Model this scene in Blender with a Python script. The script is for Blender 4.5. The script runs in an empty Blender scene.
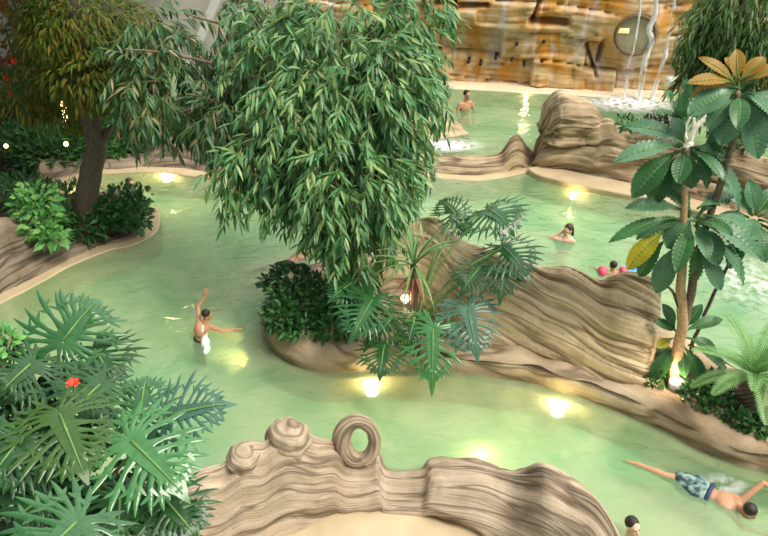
import bpy, bmesh, math, random
import numpy as np
from mathutils import Vector, Matrix, noise
R = math.radians
rng = random.Random(7)
scene = bpy.context.scene
COL = scene.collection
# ------------------------------------------------------------------ camera
CAM = Vector((0.0, 0.0, 7.0)); FPX = 760.0; TH = R(32)
cd = bpy.data.cameras.new('camera'); cam = bpy.data.objects.new('camera', cd); COL.objects.link(cam)
cd.sensor_width = 36; cd.lens = 36*FPX/768; cd.clip_end = 200
cam.location = CAM; cam.rotation_euler = (R(90)-TH, 0, 0)
scene.camera = cam
def ray(px, py):
    u, v = (px-384)/FPX, (py-268)/FPX
    return Vector((u, math.cos(TH)-v*math.sin(TH), -math.sin(TH)-v*math.cos(TH)))
def P(px, py, z=0.0):                 # point of the horizontal plane z seen at a pixel of the photograph
    d = ray(px, py); return CAM + d*((z-CAM.z)/d.z)
def D(px, py, t):                     # point at depth t
    return CAM + ray(px, py)*t
def PY(px, py, Y):                    # point of the upright plane y = Y
    d = ray(px, py); return CAM + d*(Y/d.y)
def depth(p):
    return (Vector(p)-CAM).dot(Vector((0, math.cos(TH), -math.sin(TH))))
# ------------------------------------------------------------------ objects
def tag(o, label=None, cat=None, group=None, kind=None):
    if label: o['label'] = label
    if cat: o['category'] = cat
    if group: o['group'] = group
    if kind: o['kind'] = kind
    return o
def empty(name, loc, label=None, cat=None, group=None, kind=None):
    o = bpy.data.objects.new(name, None); o.empty_display_size = .1
    o.location = loc; COL.objects.link(o)
    return tag(o, label, cat, group, kind)
def wloc(o):
    p = Vector((0, 0, 0))
    while o is not None:
        p += o.location; o = o.parent
    return p
def mobj(name, verts, faces, mat, parent=None, uvs=None, smooth=True, origin=None):
    base = wloc(parent) if parent is not None else Vector(origin if origin is not None else (0, 0, 0))
    me = bpy.data.meshes.new(name)
    v = np.asarray(verts, dtype=float) - np.array(base)
    me.from_pydata(v.tolist(), [], faces)
    if smooth: me.polygons.foreach_set('use_smooth', [True]*len(me.polygons))
    if uvs is not None:
        lay = me.uv_layers.new(name='UVMap')
        idx = np.empty(len(me.loops), dtype=np.int64); me.loops.foreach_get('vertex_index', idx)
        lay.data.foreach_set('uv', np.asarray(uvs, dtype=np.float32)[idx].ravel())
    me.materials.append(mat); me.update()
    o = bpy.data.objects.new(name, me); COL.objects.link(o)
    if parent is not None: o.parent = parent
    else: o.location = base
    return o
class MB:
    def __init__(s): s.v = []; s.f = []
    def add(s, vs, fs):
        n = len(s.v); s.v.extend([tuple(p) for p in vs]); s.f.extend([tuple(i+n for i in f) for f in fs])
    def obj(s, name, mat, parent=None, **k): return mobj(name, s.v, s.f, mat, parent, **k)
    def tube(s, pts, rads, n=8, cap=True):
        pts = [Vector(p) for p in pts]; m = len(pts)
        if not hasattr(rads, '__len__'): rads = [rads]*m
        vs = []; fs = []; ref = None
        for i, p in enumerate(pts):
            t = (pts[min(i+1, m-1)]-pts[max(i-1, 0)]).normalized()
            if ref is None: ref = t.orthogonal()
            a = (ref - t*ref.dot(t)).normalized(); ref = a; b = t.cross(a)
            for k in range(n):
                w = 2*math.pi*k/n; vs.append(p + (a*math.cos(w)+b*math.sin(w))*rads[i])
        for i in range(m-1):
            for k in range(n):
                k2 = (k+1) % n; fs.append((i*n+k, i*n+k2, (i+1)*n+k2, (i+1)*n+k))
        if cap:
            fs.append(tuple(range(n))[::-1]); fs.append(tuple((m-1)*n+k for k in range(n)))
        s.add(vs, fs)
    def ell(s, c, r, M=None, nu=16, nv=10):
        c = Vector(c); vs = []; fs = []
        if not hasattr(r, '__len__'): r = (r, r, r)
        for j in range(nv+1):
            th = math.pi*j/nv
            for i in range(nu):
                ph = 2*math.pi*i/nu
                p = Vector((r[0]*math.sin(th)*math.cos(ph), r[1]*math.sin(th)*math.sin(ph), r[2]*math.cos(th)))
                if M is not None: p = M @ p
                vs.append(c+p)
        for j in range(nv):
            for i in range(nu):
                i2 = (i+1) % nu; fs.append((j*nu+i, (j+1)*nu+i, (j+1)*nu+i2, j*nu+i2))
        s.add(vs, fs)
    def box(s, c, h, M=None):
        vs = []
        for x in (-1, 1):
            for y in (-1, 1):
                for z in (-1, 1):
                    p = Vector((x*h[0], y*h[1], z*h[2]))
                    if M is not None: p = M @ p
                    vs.append(Vector(c)+p)
        s.add(vs, [(0, 1, 3, 2), (4, 6, 7, 5), (0, 4, 5, 1), (2, 3, 7, 6), (0, 2, 6, 4), (1, 5, 7, 3)])
def spline(pts, n, closed=False):     # Catmull-Rom through pts (numpy (S, ...)), n samples by chord length
    a = np.asarray(pts, dtype=float); S = len(a)
    seg = S if closed else S-1
    flat = a.reshape(S, -1)
    L = [max(1e-6, np.linalg.norm(flat[(i+1) % S]-flat[i])) for i in range(seg)]
    cum = np.concatenate([[0], np.cumsum(L)])
    out = []
    for k in range(n):
        s = cum[-1]*k/(n if closed else n-1)
        i = min(int(np.searchsorted(cum, s, side='right')-1), seg-1); t = (s-cum[i])/L[i]
        if closed: p0, p1, p2, p3 = a[(i-1) % S], a[i], a[(i+1) % S], a[(i+2) % S]
        else: p0, p1, p2, p3 = a[max(i-1, 0)], a[i], a[i+1], a[min(i+2, S-1)]
        out.append(.5*((2*p1)+(-p0+p2)*t+(2*p0-5*p1+4*p2-p3)*t*t+(-p0+3*p1-3*p2+p3)*t**3))
    return np.array(out)
def nz(x, y, z=0.0): return noise.noise(Vector((x, y, z)))
# ------------------------------------------------------------------ materials
def nodes(name):
    m = bpy.data.materials.new(name); m.use_nodes = True
    nt = m.node_tree; nt.nodes.clear()
    return m, nt, nt.nodes, nt.links
def ramp(n, stops):
    r = n.new('ShaderNodeValToRGB'); e = r.color_ramp.elements
    while len(e) < len(stops): e.new(.5)
    for el, (p, c) in zip(e, stops): el.position = p; el.color = (*c, 1)
    return r
def plain(name, c, rough=.6, var=.12, scale=12, bump=.0, spec=.4, metal=0, emit=None, es=0):
    m, nt, n, l = nodes(name)
    b = n.new('ShaderNodeBsdfPrincipled'); o = n.new('ShaderNodeOutputMaterial'); l.new(b.outputs[0], o.inputs[0])
    tc = n.new('ShaderNodeTexCoord'); nt_ = n.new('ShaderNodeTexNoise'); nt_.inputs['Scale'].default_value = scale
    nt_.inputs['Detail'].default_value = 5; l.new(tc.outputs['Object'], nt_.inputs['Vector'])
    rp = ramp(n, [(.3, tuple(x*(1-var) for x in c)), (.7, tuple(min(1, x*(1+var)) for x in c))])
    l.new(nt_.outputs[0], rp.inputs[0]); l.new(rp.outputs[0], b.inputs['Base Color'])
    b.inputs['Roughness'].default_value = rough; b.inputs['Metallic'].default_value = metal
    b.inputs['Specular IOR Level'].default_value = spec
    if bump:
        bm = n.new('ShaderNodeBump'); bm.inputs['Strength'].default_value = bump; bm.inputs['Distance'].default_value = .02
        l.new(nt_.outputs[0], bm.inputs['Height']); l.new(bm.outputs[0], b.inputs['Normal'])
    if emit:
        b.inputs['Emission Color'].default_value = (*emit, 1); b.inputs['Emission Strength'].default_value = es
    return m
def leafmat(name, cols, rough=.4, trans=.25, spec=.5):
    m, nt, n, l = nodes(name)
    b = n.new('ShaderNodeBsdfPrincipled'); tr = n.new('ShaderNodeBsdfTranslucent'); mx = n.new('ShaderNodeMixShader'); o = n.new('ShaderNodeOutputMaterial')
    g = n.new('ShaderNodeNewGeometry')
    rp = ramp(n, [(i/max(1, len(cols)-1), c) for i, c in enumerate(cols)])
    l.new(g.outputs['Random Per Island'], rp.inputs[0])
    tc = n.new('ShaderNodeTexCoord'); ns = n.new('ShaderNodeTexNoise'); ns.inputs['Scale'].default_value = 9
    l.new(tc.outputs['Object'], ns.inputs['Vector'])
    hs = n.new('ShaderNodeHueSaturation'); mr = n.new('ShaderNodeMapRange'); mr.inputs['To Min'].default_value = .72; mr.inputs['To Max'].default_value = 1.28
    l.new(ns.outputs[0], mr.inputs[0]); l.new(mr.outputs[0], hs.inputs['Value']); l.new(rp.outputs[0], hs.inputs['Color'])
    l.new(hs.outputs[0], b.inputs['Base Color']); l.new(hs.outputs[0], tr.inputs['Color'])
    b.inputs['Roughness'].default_value = rough; b.inputs['Specular IOR Level'].default_value = spec
    mx.inputs[0].default_value = trans
    l.new(b.outputs[0], mx.inputs[1]); l.new(tr.outputs[0], mx.inputs[2]); l.new(mx.outputs[0], o.inputs[0])
    return m
def rockmat(name, dark, mid, light, su=.5, sv=8.5, rough=.75, stain=None):
    m, nt, n, l = nodes(name)
    b = n.new('ShaderNodeBsdfPrincipled'); o = n.new('ShaderNodeOutputMaterial'); l.new(b.outputs[0], o.inputs[0])
    uv = n.new('ShaderNodeUVMap'); tc = n.new('ShaderNodeTexCoord')
    mp = n.new('ShaderNodeMapping'); mp.inputs['Scale'].default_value = (su, sv, 1); l.new(uv.outputs[0], mp.inputs[0])
    n1 = n.new('ShaderNodeTexNoise'); n1.inputs['Scale'].default_value = 1; n1.inputs['Detail'].default_value = 7; n1.inputs['Roughness'].default_value = .62
    n1.inputs['Distortion'].default_value = .5
    l.new(mp.outputs[0], n1.inputs['Vector'])
    n2 = n.new('ShaderNodeTexNoise'); n2.inputs['Scale'].default_value = 2.3; n2.inputs['Detail'].default_value = 6
    l.new(tc.outputs['Object'], n2.inputs['Vector'])
    n3 = n.new('ShaderNodeTexNoise'); n3.inputs['Scale'].default_value = 60; n3.inputs['Detail'].default_value = 3
    l.new(tc.outputs['Object'], n3.inputs['Vector'])
    ad = n.new('ShaderNodeMix'); ad.data_type = 'FLOAT'; ad.inputs[0].default_value = .4
    l.new(n1.outputs[0], ad.inputs[2]); l.new(n2.outputs[0], ad.inputs[3])
    rp = ramp(n, [(.30, dark), (.44, mid), (.60, light), (.75, tuple(min(1, c*1.12) for c in light))])
    l.new(ad.outputs[0], rp.inputs[0])
    mp5 = n.new('ShaderNodeMapping'); mp5.inputs['Scale'].default_value = (su*.9, sv*.62, 1); mp5.inputs['Location'].default_value = (3, 5, 2); l.new(uv.outputs[0], mp5.inputs[0])
    n5 = n.new('ShaderNodeTexNoise'); n5.inputs['Scale'].default_value = 1; n5.inputs['Detail'].default_value = 3; n5.inputs['Distortion'].default_value = .3; l.new(mp5.outputs[0], n5.inputs['Vector'])
    r5 = ramp(n, [(.455, (0, 0, 0)), (.49, (.75, .75, .75)), (.505, (.75, .75, .75)), (.535, (0, 0, 0))]); l.new(n5.outputs[0], r5.inputs[0])
    m5 = n.new('ShaderNodeMix'); m5.data_type = 'RGBA'; l.new(r5.outputs[0], m5.inputs[0]); l.new(rp.outputs[0], m5.inputs[6]); m5.inputs[7].default_value = (*[c*.75 for c in dark], 1)
    out = m5.outputs[2]
    if stain:
        mp2 = n.new('ShaderNodeMapping'); mp2.inputs['Scale'].default_value = (1.1, 1.1, .35); l.new(tc.outputs['Object'], mp2.inputs[0])
        n4 = n.new('ShaderNodeTexNoise'); n4.inputs['Scale'].default_value = 1.2; n4.inputs['Detail'].default_value = 4; l.new(mp2.outputs[0], n4.inputs['Vector'])
        r4 = ramp(n, [(.48, (0, 0, 0)), (.66, (.8, .8, .8))]); l.new(n4.outputs[0], r4.inputs[0])
        mc = n.new('ShaderNodeMix'); mc.data_type = 'RGBA'; l.new(r4.outputs[0], mc.inputs[0]); l.new(out, mc.inputs[6]); mc.inputs[7].default_value = (*stain, 1)
        out = mc.outputs[2]
    l.new(out, b.inputs['Base Color']); b.inputs['Roughness'].default_value = rough; b.inputs['Specular IOR Level'].default_value = .3
    ma = n.new('ShaderNodeMath'); ma.operation = 'MULTIPLY_ADD'; ma.inputs[1].default_value = .12; l.new(n3.outputs[0], ma.inputs[0]); l.new(n1.outputs[0], ma.inputs[2])
    bm = n.new('ShaderNodeBump'); bm.inputs['Strength'].default_value = .9; bm.inputs['Distance'].default_value = .07
    l.new(ma.outputs[0], bm.inputs['Height']); l.new(bm.outputs[0], b.inputs['Normal'])
    return m
M = {}
M['rock_grey'] = rockmat('rock_grey', (.16, .11, .068), (.36, .275, .185), (.56, .45, .325))
M['rock_tan'] = rockmat('rock_tan', (.24, .155, .075), (.53, .395, .225), (.74, .59, .385), su=.4, sv=6)
M['rock_brown'] = rockmat('rock_brown', (.11, .07, .035), (.34, .25, .15), (.57, .445, .29), su=.4, sv=6)
M['cliff'] = rockmat('cliff', (.20, .10, .035), (.52, .33, .14), (.74, .58, .38), su=.22, sv=2.6, stain=(.42, .19, .03))
M['rock_smooth'] = rockmat('rock_smooth', (.20, .135, .075), (.40, .29, .175), (.56, .44, .30), su=.5, sv=2.2)
M['rock_shaded'] = rockmat('rock_shaded', (.065, .045, .03), (.18, .135, .095), (.32, .25, .185), su=.4, sv=6)  # brown rock with the shade of the left side darkened into its colour
M['plaster'] = plain('plaster', (.50, .39, .24), .7, .1, 3)
M['soil'] = plain('soil', (.045, .03, .02), .95, .4, 20, .5)
M['bark'] = plain('bark', (.20, .14, .09), .85, .35, 22, .6)
M['bark_dark'] = plain('bark_dark', (.10, .075, .055), .9, .4, 26, .8)
M['bark_light'] = plain('bark_light', (.46, .30, .16), .8, .3, 26, .5)
M['bark_pale'] = plain('bark_pale', (.80, .74, .66), .7, .12, 20, .4)
M['twig'] = plain('twig', (.20, .20, .07), .8)
M['leaf_tree'] = leafmat('leaf_tree', [(.03, .12, .035), (.06, .21, .065), (.13, .31, .09), (.28, .40, .12), (.08, .25, .09), (.20, .37, .16)], .35, .25)
M['leaf_tree_shaded'] = leafmat('leaf_tree_shaded', [(.025, .09, .03), (.04, .14, .045), (.07, .17, .04), (.15, .17, .05), (.045, .14, .05), (.05, .15, .05), (.06, .15, .05), (.36, .25, .13)], .45, .25)  # brownish leaves, the shade of the crown's left side mixed into the colour
M['leaf_olive'] = leafmat('leaf_olive', [(.05, .10, .015), (.08, .14, .016), (.12, .14, .016), (.17, .11, .012), (.06, .13, .022)], .6, .3, .2)
M['leaf_night'] = leafmat('leaf_night', [(.03, .11, .035), (.05, .15, .04), (.07, .19, .05)], .5, .2, .3)
M['leaf_shrub'] = leafmat('leaf_shrub', [(.02, .08, .022), (.035, .13, .03), (.07, .20, .05)], .4, .2, .4)
M['leaf_bright'] = leafmat('leaf_bright', [(.07, .26, .06), (.13, .38, .10), (.24, .48, .13)], .35, .25, .5)
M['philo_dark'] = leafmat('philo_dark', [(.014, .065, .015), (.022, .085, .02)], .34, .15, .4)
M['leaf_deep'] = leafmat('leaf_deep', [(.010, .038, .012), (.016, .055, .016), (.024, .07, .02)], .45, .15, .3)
M['philo_mid'] = leafmat('philo_mid', [(.022, .11, .028), (.034, .14, .036)], .22, .2, .6)
M['philo_olive'] = leafmat('philo_olive', [(.04, .12, .015), (.055, .14, .02)], .28, .35, .6)
M['philo_bright'] = leafmat('philo_bright', [(.045, .185, .048), (.065, .23, .062)], .22, .25, .6)
M['philo_blue'] = leafmat('philo_blue', [(.045, .13, .08), (.06, .16, .10)], .3, .15, .6)
M['stalk'] = plain('stalk', (.12, .24, .06), .45, .2)
M['paddle'] = leafmat('paddle', [(.08, .21, .10), (.12, .27, .14)], .36, .2, .5)
M['paddle_dark'] = leafmat('paddle_dark', [(.04, .15, .04), (.06, .19, .06)], .36, .25, .5)
M['paddle_yellow'] = leafmat('paddle_yellow', [(.42, .40, .02), (.50, .44, .03)], .4, .3, .4)
M['paddle_orange'] = leafmat('paddle_orange', [(.34, .185, .02), (.42, .25, .035)], .45, .3, .4)
M['strap'] = leafmat('strap', [(.10, .24, .07), (.17, .32, .10)], .4, .2)
M['strap_dead'] = leafmat('strap_dead', [(.20, .05, .025), (.30, .10, .05)], .6, .2)
M['frond'] = leafmat('frond', [(.16, .36, .10), (.22, .42, .14)], .4, .25)
M['palm'] = leafmat('palm', [(.05, .20, .07), (.09, .28, .11)], .4, .2)
M['purple'] = leafmat('purple', [(.03, .035, .04), (.06, .07, .07)], .4, .15)
M['red'] = plain('red', (.80, .05, .015), .5, .2)
M['white'] = plain('white', (.80, .79, .76), .6, .04)
M['wallpaint'] = plain('wallpaint', (.62, .58, .54), .8, .06, 2)
M['black'] = plain('black', (.015, .014, .013), .6, .2)
M['skin'] = plain('skin', (.52, .27, .15), .5, .08, 8)
M['skin_pale'] = plain('skin_pale', (.74, .47, .34), .5, .08, 8)
M['skin_dark'] = plain('skin_dark', (.36, .18, .09), .5, .08, 8)
M['hair'] = plain('hair', (.022, .014, .010), .45, .4, 60, .4)
M['hair_brown'] = plain('hair_brown', (.05, .025, .018), .45, .4, 60, .4)
M['turquoise'] = plain('turquoise', (.03, .42, .40), .6)
M['pink'] = plain('pink', (.85, .10, .18), .4, .15, 20)
M['blue'] = plain('blue', (.12, .36, .80), .4)
M['lip'] = plain('lip', (.40, .14, .11), .5)
M['flame'] = plain('flame', (1, .9, .7), .5, 0, emit=(1, .82, .5), es=14)
M['flame_soft'] = plain('flame_soft', (1, .8, .5), .5, 0, emit=(1, .62, .22), es=5)
M['lampwhite'] = plain('lampwhite', (.75, .72, .68), .4, .03)
# ------------------------------------------------------------------ rock builders
def strata(u, v, amp, seed, F=5.0):
    w = v + .10*nz(u*.9+seed, v*.6, seed) + .05*nz(u*2.3, v*1.5, seed+4)
    a = nz(w*F, u*.30, seed+1.3); b = nz(w*F*2.4, u*.7, seed+7.7)
    d = amp*(.9*a+.45*b) - amp*1.2*math.exp(-(a/.05)**2) - amp*.6*math.exp(-(b/.05)**2)
    return d + amp*1.2*nz(u*1.1, v*1.1, seed+11)
def loft(name, rings, nu, nv, mat, parent=None, amp=.035, seed=1.0, endlen=.12, F=5.0, origin=None, lump=0.0, shear=0.0):
    Rg = np.array([[list(p) for p in r] for r in rings], dtype=float)
    Rg = np.array([spline(r, nv, True) for r in Rg])
    V = spline(Rg, nu)
    def capring(ring, nxt):
        c = ring.mean(0); d = c-nxt.mean(0); d /= (np.linalg.norm(d)+1e-9)
        return [c+(ring-c)*math.cos(a)+d*endlen*math.sin(a) for a in (R(25), R(50), R(70), R(84))] + [c+(ring-c)*.01+d*endlen]
    V = np.array(capring(V[0], V[1])[::-1] + list(V) + capring(V[-1], V[-2]))
    n = len(V)
    U = np.concatenate([[0], np.cumsum(np.linalg.norm(np.diff(V.mean(1), axis=0), axis=1))])
    seg = np.linalg.norm(np.diff(np.concatenate([V, V[:, :1]], 1), axis=1), axis=2).mean(0)
    W = np.concatenate([[0], np.cumsum(seg)])[:-1]
    du = np.gradient(V, axis=0); dv = np.roll(V, -1, 1)-np.roll(V, 1, 1)
    N = np.cross(du, dv); N /= (np.linalg.norm(N, axis=2, keepdims=True)+1e-9)
    out = V-V.mean(1, keepdims=True)
    if (N*out).sum() < 0: N = -N
    per = seg.sum()
    Dd = np.zeros((n, nv))
    for i in range(n):
        for j in range(nv):
            vv = W[j]; vs_ = vv+shear*U[i]
            fade = min(1, min(vv, per-vv)/.15)     # the seam lies under water
            Dd[i, j] = fade*strata(U[i], vs_, amp, seed, F)
            if lump: Dd[i, j] += lump*nz(U[i]*2.2, vv*2.2, seed+3)
    Dd[0] = Dd[-1] = 0
    V = V+N*Dd[..., None]
    faces = []
    for i in range(n-1):
        for j in range(nv):
            j2 = (j+1) % nv; faces.append((i*nv+j, (i+1)*nv+j, (i+1)*nv+j2, i*nv+j2))
    uv = np.stack([np.repeat(U[:, None], nv, 1), np.repeat(W[None], n, 0)+shear*U[:, None]], 2).reshape(-1, 2)
    return mobj(name, V.reshape(-1, 3), faces, mat, parent, uvs=uv, origin=origin)
def ring_y(b, r, sb, back, bz=0.0, bulge=.12, top=.18, low=-.7):
    """cross-section of a wall: front foot at pixel b, ridge at pixel r set back sb metres, back foot behind it"""
    B = P(b[0], b[1], bz); T = PY(r[0], r[1], B.y+sb)
    h = T.z-bz
    A = B.lerp(T, .33); A.y -= bulge*.8; A.z = bz+h*.36
    A2 = B.lerp(T, .70); A2.y -= bulge; A2.z = bz+h*.74
    sl = (CAM.z-T.z)/T.y; T2 = T+Vector((0, top, -top*sl*1.0)); Bk = T+Vector((0, max(back*.8, top+.1), -max(h*.55, (top+.1)*sl))); B2 = Vector((T.x, T.y+back, min(bz, Bk.z)-.15)); B3 = Vector((T.x, T.y+back, low)); B0 = Vector((B.x, B.y, low))
    return [B0, B+Vector((0, 0, 0)), A, A2, T, T2, Bk, B2, B3]
def path_ledge(name, pts, w0, w1, z, mat, parent=None, low=-.6, n=80, origin=None, side=1):
    """a ledge that follows the foot of a wall: pts are its foot on the ground, w0 outward and w1 inward"""
    C = spline([list(p) for p in pts], n)
    T = np.gradient(C, axis=0); Nn = np.stack([T[:, 1], -T[:, 0], 0*T[:, 0]], 1); Nn /= np.linalg.norm(Nn, axis=1, keepdims=True)+1e-9; Nn *= side
    a = C+Nn*w0; b = C-Nn*w1
    vs = []
    for i in range(n):
        k = .02*nz(i*.15, 3)
        for q, zz in ((a[i]+Nn[i]*k, low), (a[i]+Nn[i]*k, z-.02), (a[i]+Nn[i]*(k-.02), z), (b[i], z), (b[i], low)): vs.append((q[0], q[1], zz))
    fs = []
    for i in range(n-1):
        for k in range(4): fs.append((i*5+k, (i+1)*5+k, (i+1)*5+k+1, i*5+k+1))
    fs += [(0, 1, 2, 3, 4), tuple((n-1)*5+k for k in (4, 3, 2, 1, 0))]
    return mobj(name, vs, fs, mat, parent, smooth=False, origin=origin)
def kerb(name, pts, prof, nu, nv, mat, parent=None, side=1, wvar=None, closed=False, **k):
    C = np.array([[p[0], p[1], 0] for p in pts], dtype=float)
    C = spline(C, nu)
    T = np.gradient(C, axis=0); Nn = np.stack([T[:, 1], -T[:, 0], 0*T[:, 0]], 1); Nn /= np.linalg.norm(Nn, axis=1, keepdims=True)+1e-9; Nn *= side
    rings = []
    for i in range(nu):
        s = 1.0 if wvar is None else float(np.interp(i/(nu-1), wvar[0], wvar[1]))
        s *= 1+.12*nz(i*.16, 8.1)
        rings.append([C[i]-Nn[i]*o*s+np.array([0, 0, z*(s if z > 0 else 1)]) for o, z in prof])
    return loft(name, rings, nu, nv, mat, parent, **k)
def poly(name, pts, z, mat, parent=None, rough=.05):
    """a slightly uneven bed of soil inside an outline"""
    vs = [Vector((p[0], p[1], z)) for p in pts]
    me = bmesh.new(); bv = [me.verts.new(v) for v in vs]; f = me.faces.new(bv); bmesh.ops.triangulate(me, faces=[f])
    bmesh.ops.subdivide_edges(me, edges=me.edges[:], cuts=4, use_grid_fill=True)
    for v in me.verts: v.co.z += rough*nz(v.co.x*2, v.co.y*2)
    me.verts.index_update()
    o = mobj(name, [v.co[:] for v in me.verts], [tuple(v.index for v in f.verts) for f in me.faces], mat, parent); me.free()
    return o
# ------------------------------------------------------------------ pool: floor, water
def floor_mat():
    m, nt, n, l = nodes('pool_floor')
    b = n.new('ShaderNodeBsdfPrincipled'); o = n.new('ShaderNodeOutputMaterial'); l.new(b.outputs[0], o.inputs[0])
    tc = n.new('ShaderNodeTexCoord'); n1 = n.new('ShaderNodeTexNoise'); n1.inputs['Scale'].default_value = .35; n1.inputs['Detail'].default_value = 4
    n1.inputs['Distortion'].default_value = .6
    l.new(tc.outputs['Object'], n1.inputs['Vector'])
    rp = ramp(n, [(.35, FLOOR_A), (.65, FLOOR_B)]); l.new(n1.outputs[0], rp.inputs[0]); l.new(rp.outputs[0], b.inputs['Base Color'])
    b.inputs['Roughness'].default_value = .7
    return m
FLOOR_A, FLOOR_B = (.30, .58, .34), (.60, .66, .40)
nx, ny = 90, 90
vs = []; fs = []
for j in range(ny+1):
    for i in range(nx+1):
        x = -16+34*i/nx; y = 1+25*j/ny
        vs.append((x, y, -.46+.08*nz(x*.35, y*.35, 2)))
for j in range(ny):
    for i in range(nx): fs.append((j*(nx+1)+i, j*(nx+1)+i+1, (j+1)*(nx+1)+i+1, (j+1)*(nx+1)+i))
tag(mobj('floor', vs, fs, floor_mat()), 'pale green pool floor under the water', 'floor', kind='structure')
def water_mat():
    m, nt, n, l = nodes('water')
    o = n.new('ShaderNodeOutputMaterial')
    tr = n.new('ShaderNodeBsdfTransparent'); tr.inputs[0].default_value = (.91, .97, .87, 1)
    dfa = n.new('ShaderNodeBsdfDiffuse'); dfa.inputs[0].default_value = (.36, .64, .38, 1)
    tl = n.new('ShaderNodeBsdfTranslucent'); tl.inputs[0].default_value = (.62, .78, .50, 1)
    df = n.new('ShaderNodeMixShader'); df.inputs[0].default_value = .4; l.new(dfa.outputs[0], df.inputs[1]); l.new(tl.outputs[0], df.inputs[2])
    gl = n.new('ShaderNodeBsdfGlossy'); gl.inputs['Roughness'].default_value = .06
    fr = n.new('ShaderNodeFresnel'); fr.inputs['IOR'].default_value = 1.33
    m1 = n.new('ShaderNodeMixShader'); m1.inputs[0].default_value = .5
    tcb = n.new('ShaderNodeTexCoord'); nb = n.new('ShaderNodeTexNoise'); nb.inputs['Scale'].default_value = .55; nb.inputs['Detail'].default_value = 4; nb.inputs['Distortion'].default_value = 1.6
    l.new(tcb.outputs['Object'], nb.inputs['Vector']); rb_ = ramp(n, [(.36, (.23, .48, .25)), (.52, (.43, .60, .36)), (.68, (.58, .67, .42))]); l.new(nb.outputs[0], rb_.inputs[0]); l.new(rb_.outputs[0], dfa.inputs[0])
    mrb = n.new('ShaderNodeMapRange'); mrb.inputs['To Min'].default_value = .36; mrb.inputs['To Max'].default_value = .62; l.new(nb.outputs[0], mrb.inputs[0]); l.new(mrb.outputs[0], m1.inputs[0])
    m2 = n.new('ShaderNodeMixShader')
    tc = n.new('ShaderNodeTexCoord')
    mp = n.new('ShaderNodeMapping'); mp.inputs['Scale'].default_value = (1, 1.6, 1); mp.inputs['Rotation'].default_value = (0, 0, .35); l.new(tc.outputs['Object'], mp.inputs[0])
    n1 = n.new('ShaderNodeTexNoise'); n1.inputs['Scale'].default_value = 2.2; n1.inputs['Detail'].default_value = 3; n1.inputs['Distortion'].default_value = 1.0
    l.new(mp.outputs[0], n1.inputs['Vector'])
    n2 = n.new('ShaderNodeTexNoise'); n2.inputs['Scale'].default_value = 9; n2.inputs['Detail'].default_value = 3; n2.inputs['Distortion'].default_value = .8
    l.new(mp.outputs[0], n2.inputs['Vector'])
    ad = n.new('ShaderNodeMath'); ad.operation = 'MULTIPLY_ADD'; ad.inputs[1].default_value = .3; l.new(n2.outputs[0], ad.inputs[0]); l.new(n1.outputs[0], ad.inputs[2])
    bm = n.new('ShaderNodeBump'); bm.inputs['Strength'].default_value = .6; bm.inputs['Distance'].default_value = .12; l.new(ad.outputs[0], bm.inputs['Height'])
    for q in (fr, gl): l.new(bm.outputs[0], q.inputs['Normal'])
    l.new(tr.outputs[0], m1.inputs[1]); l.new(df.outputs[0], m1.inputs[2])
    l.new(fr.outputs[0], m2.inputs[0]); l.new(m1.outputs[0], m2.inputs[1]); l.new(gl.outputs[0], m2.inputs[2]); l.new(m2.outputs[0], o.inputs[0])
    return m
vs = []; fs = []; nx, ny = 120, 100
for j in range(ny+1):
    for i in range(nx+1):
        x = -16+34*i/nx; y = 1+25*j/ny
        vs.append((x, y, .012*nz(x*1.1, y*1.6, 5)))
for j in range(ny):
    for i in range(nx): fs.append((j*(nx+1)+i, j*(nx+1)+i+1, (j+1)*(nx+1)+i+1, (j+1)*(nx+1)+i))
tag(mobj('pool_water', vs, fs, water_mat()), 'rippled green pool water winding between the rock walls', 'water', kind='stuff')
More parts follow.
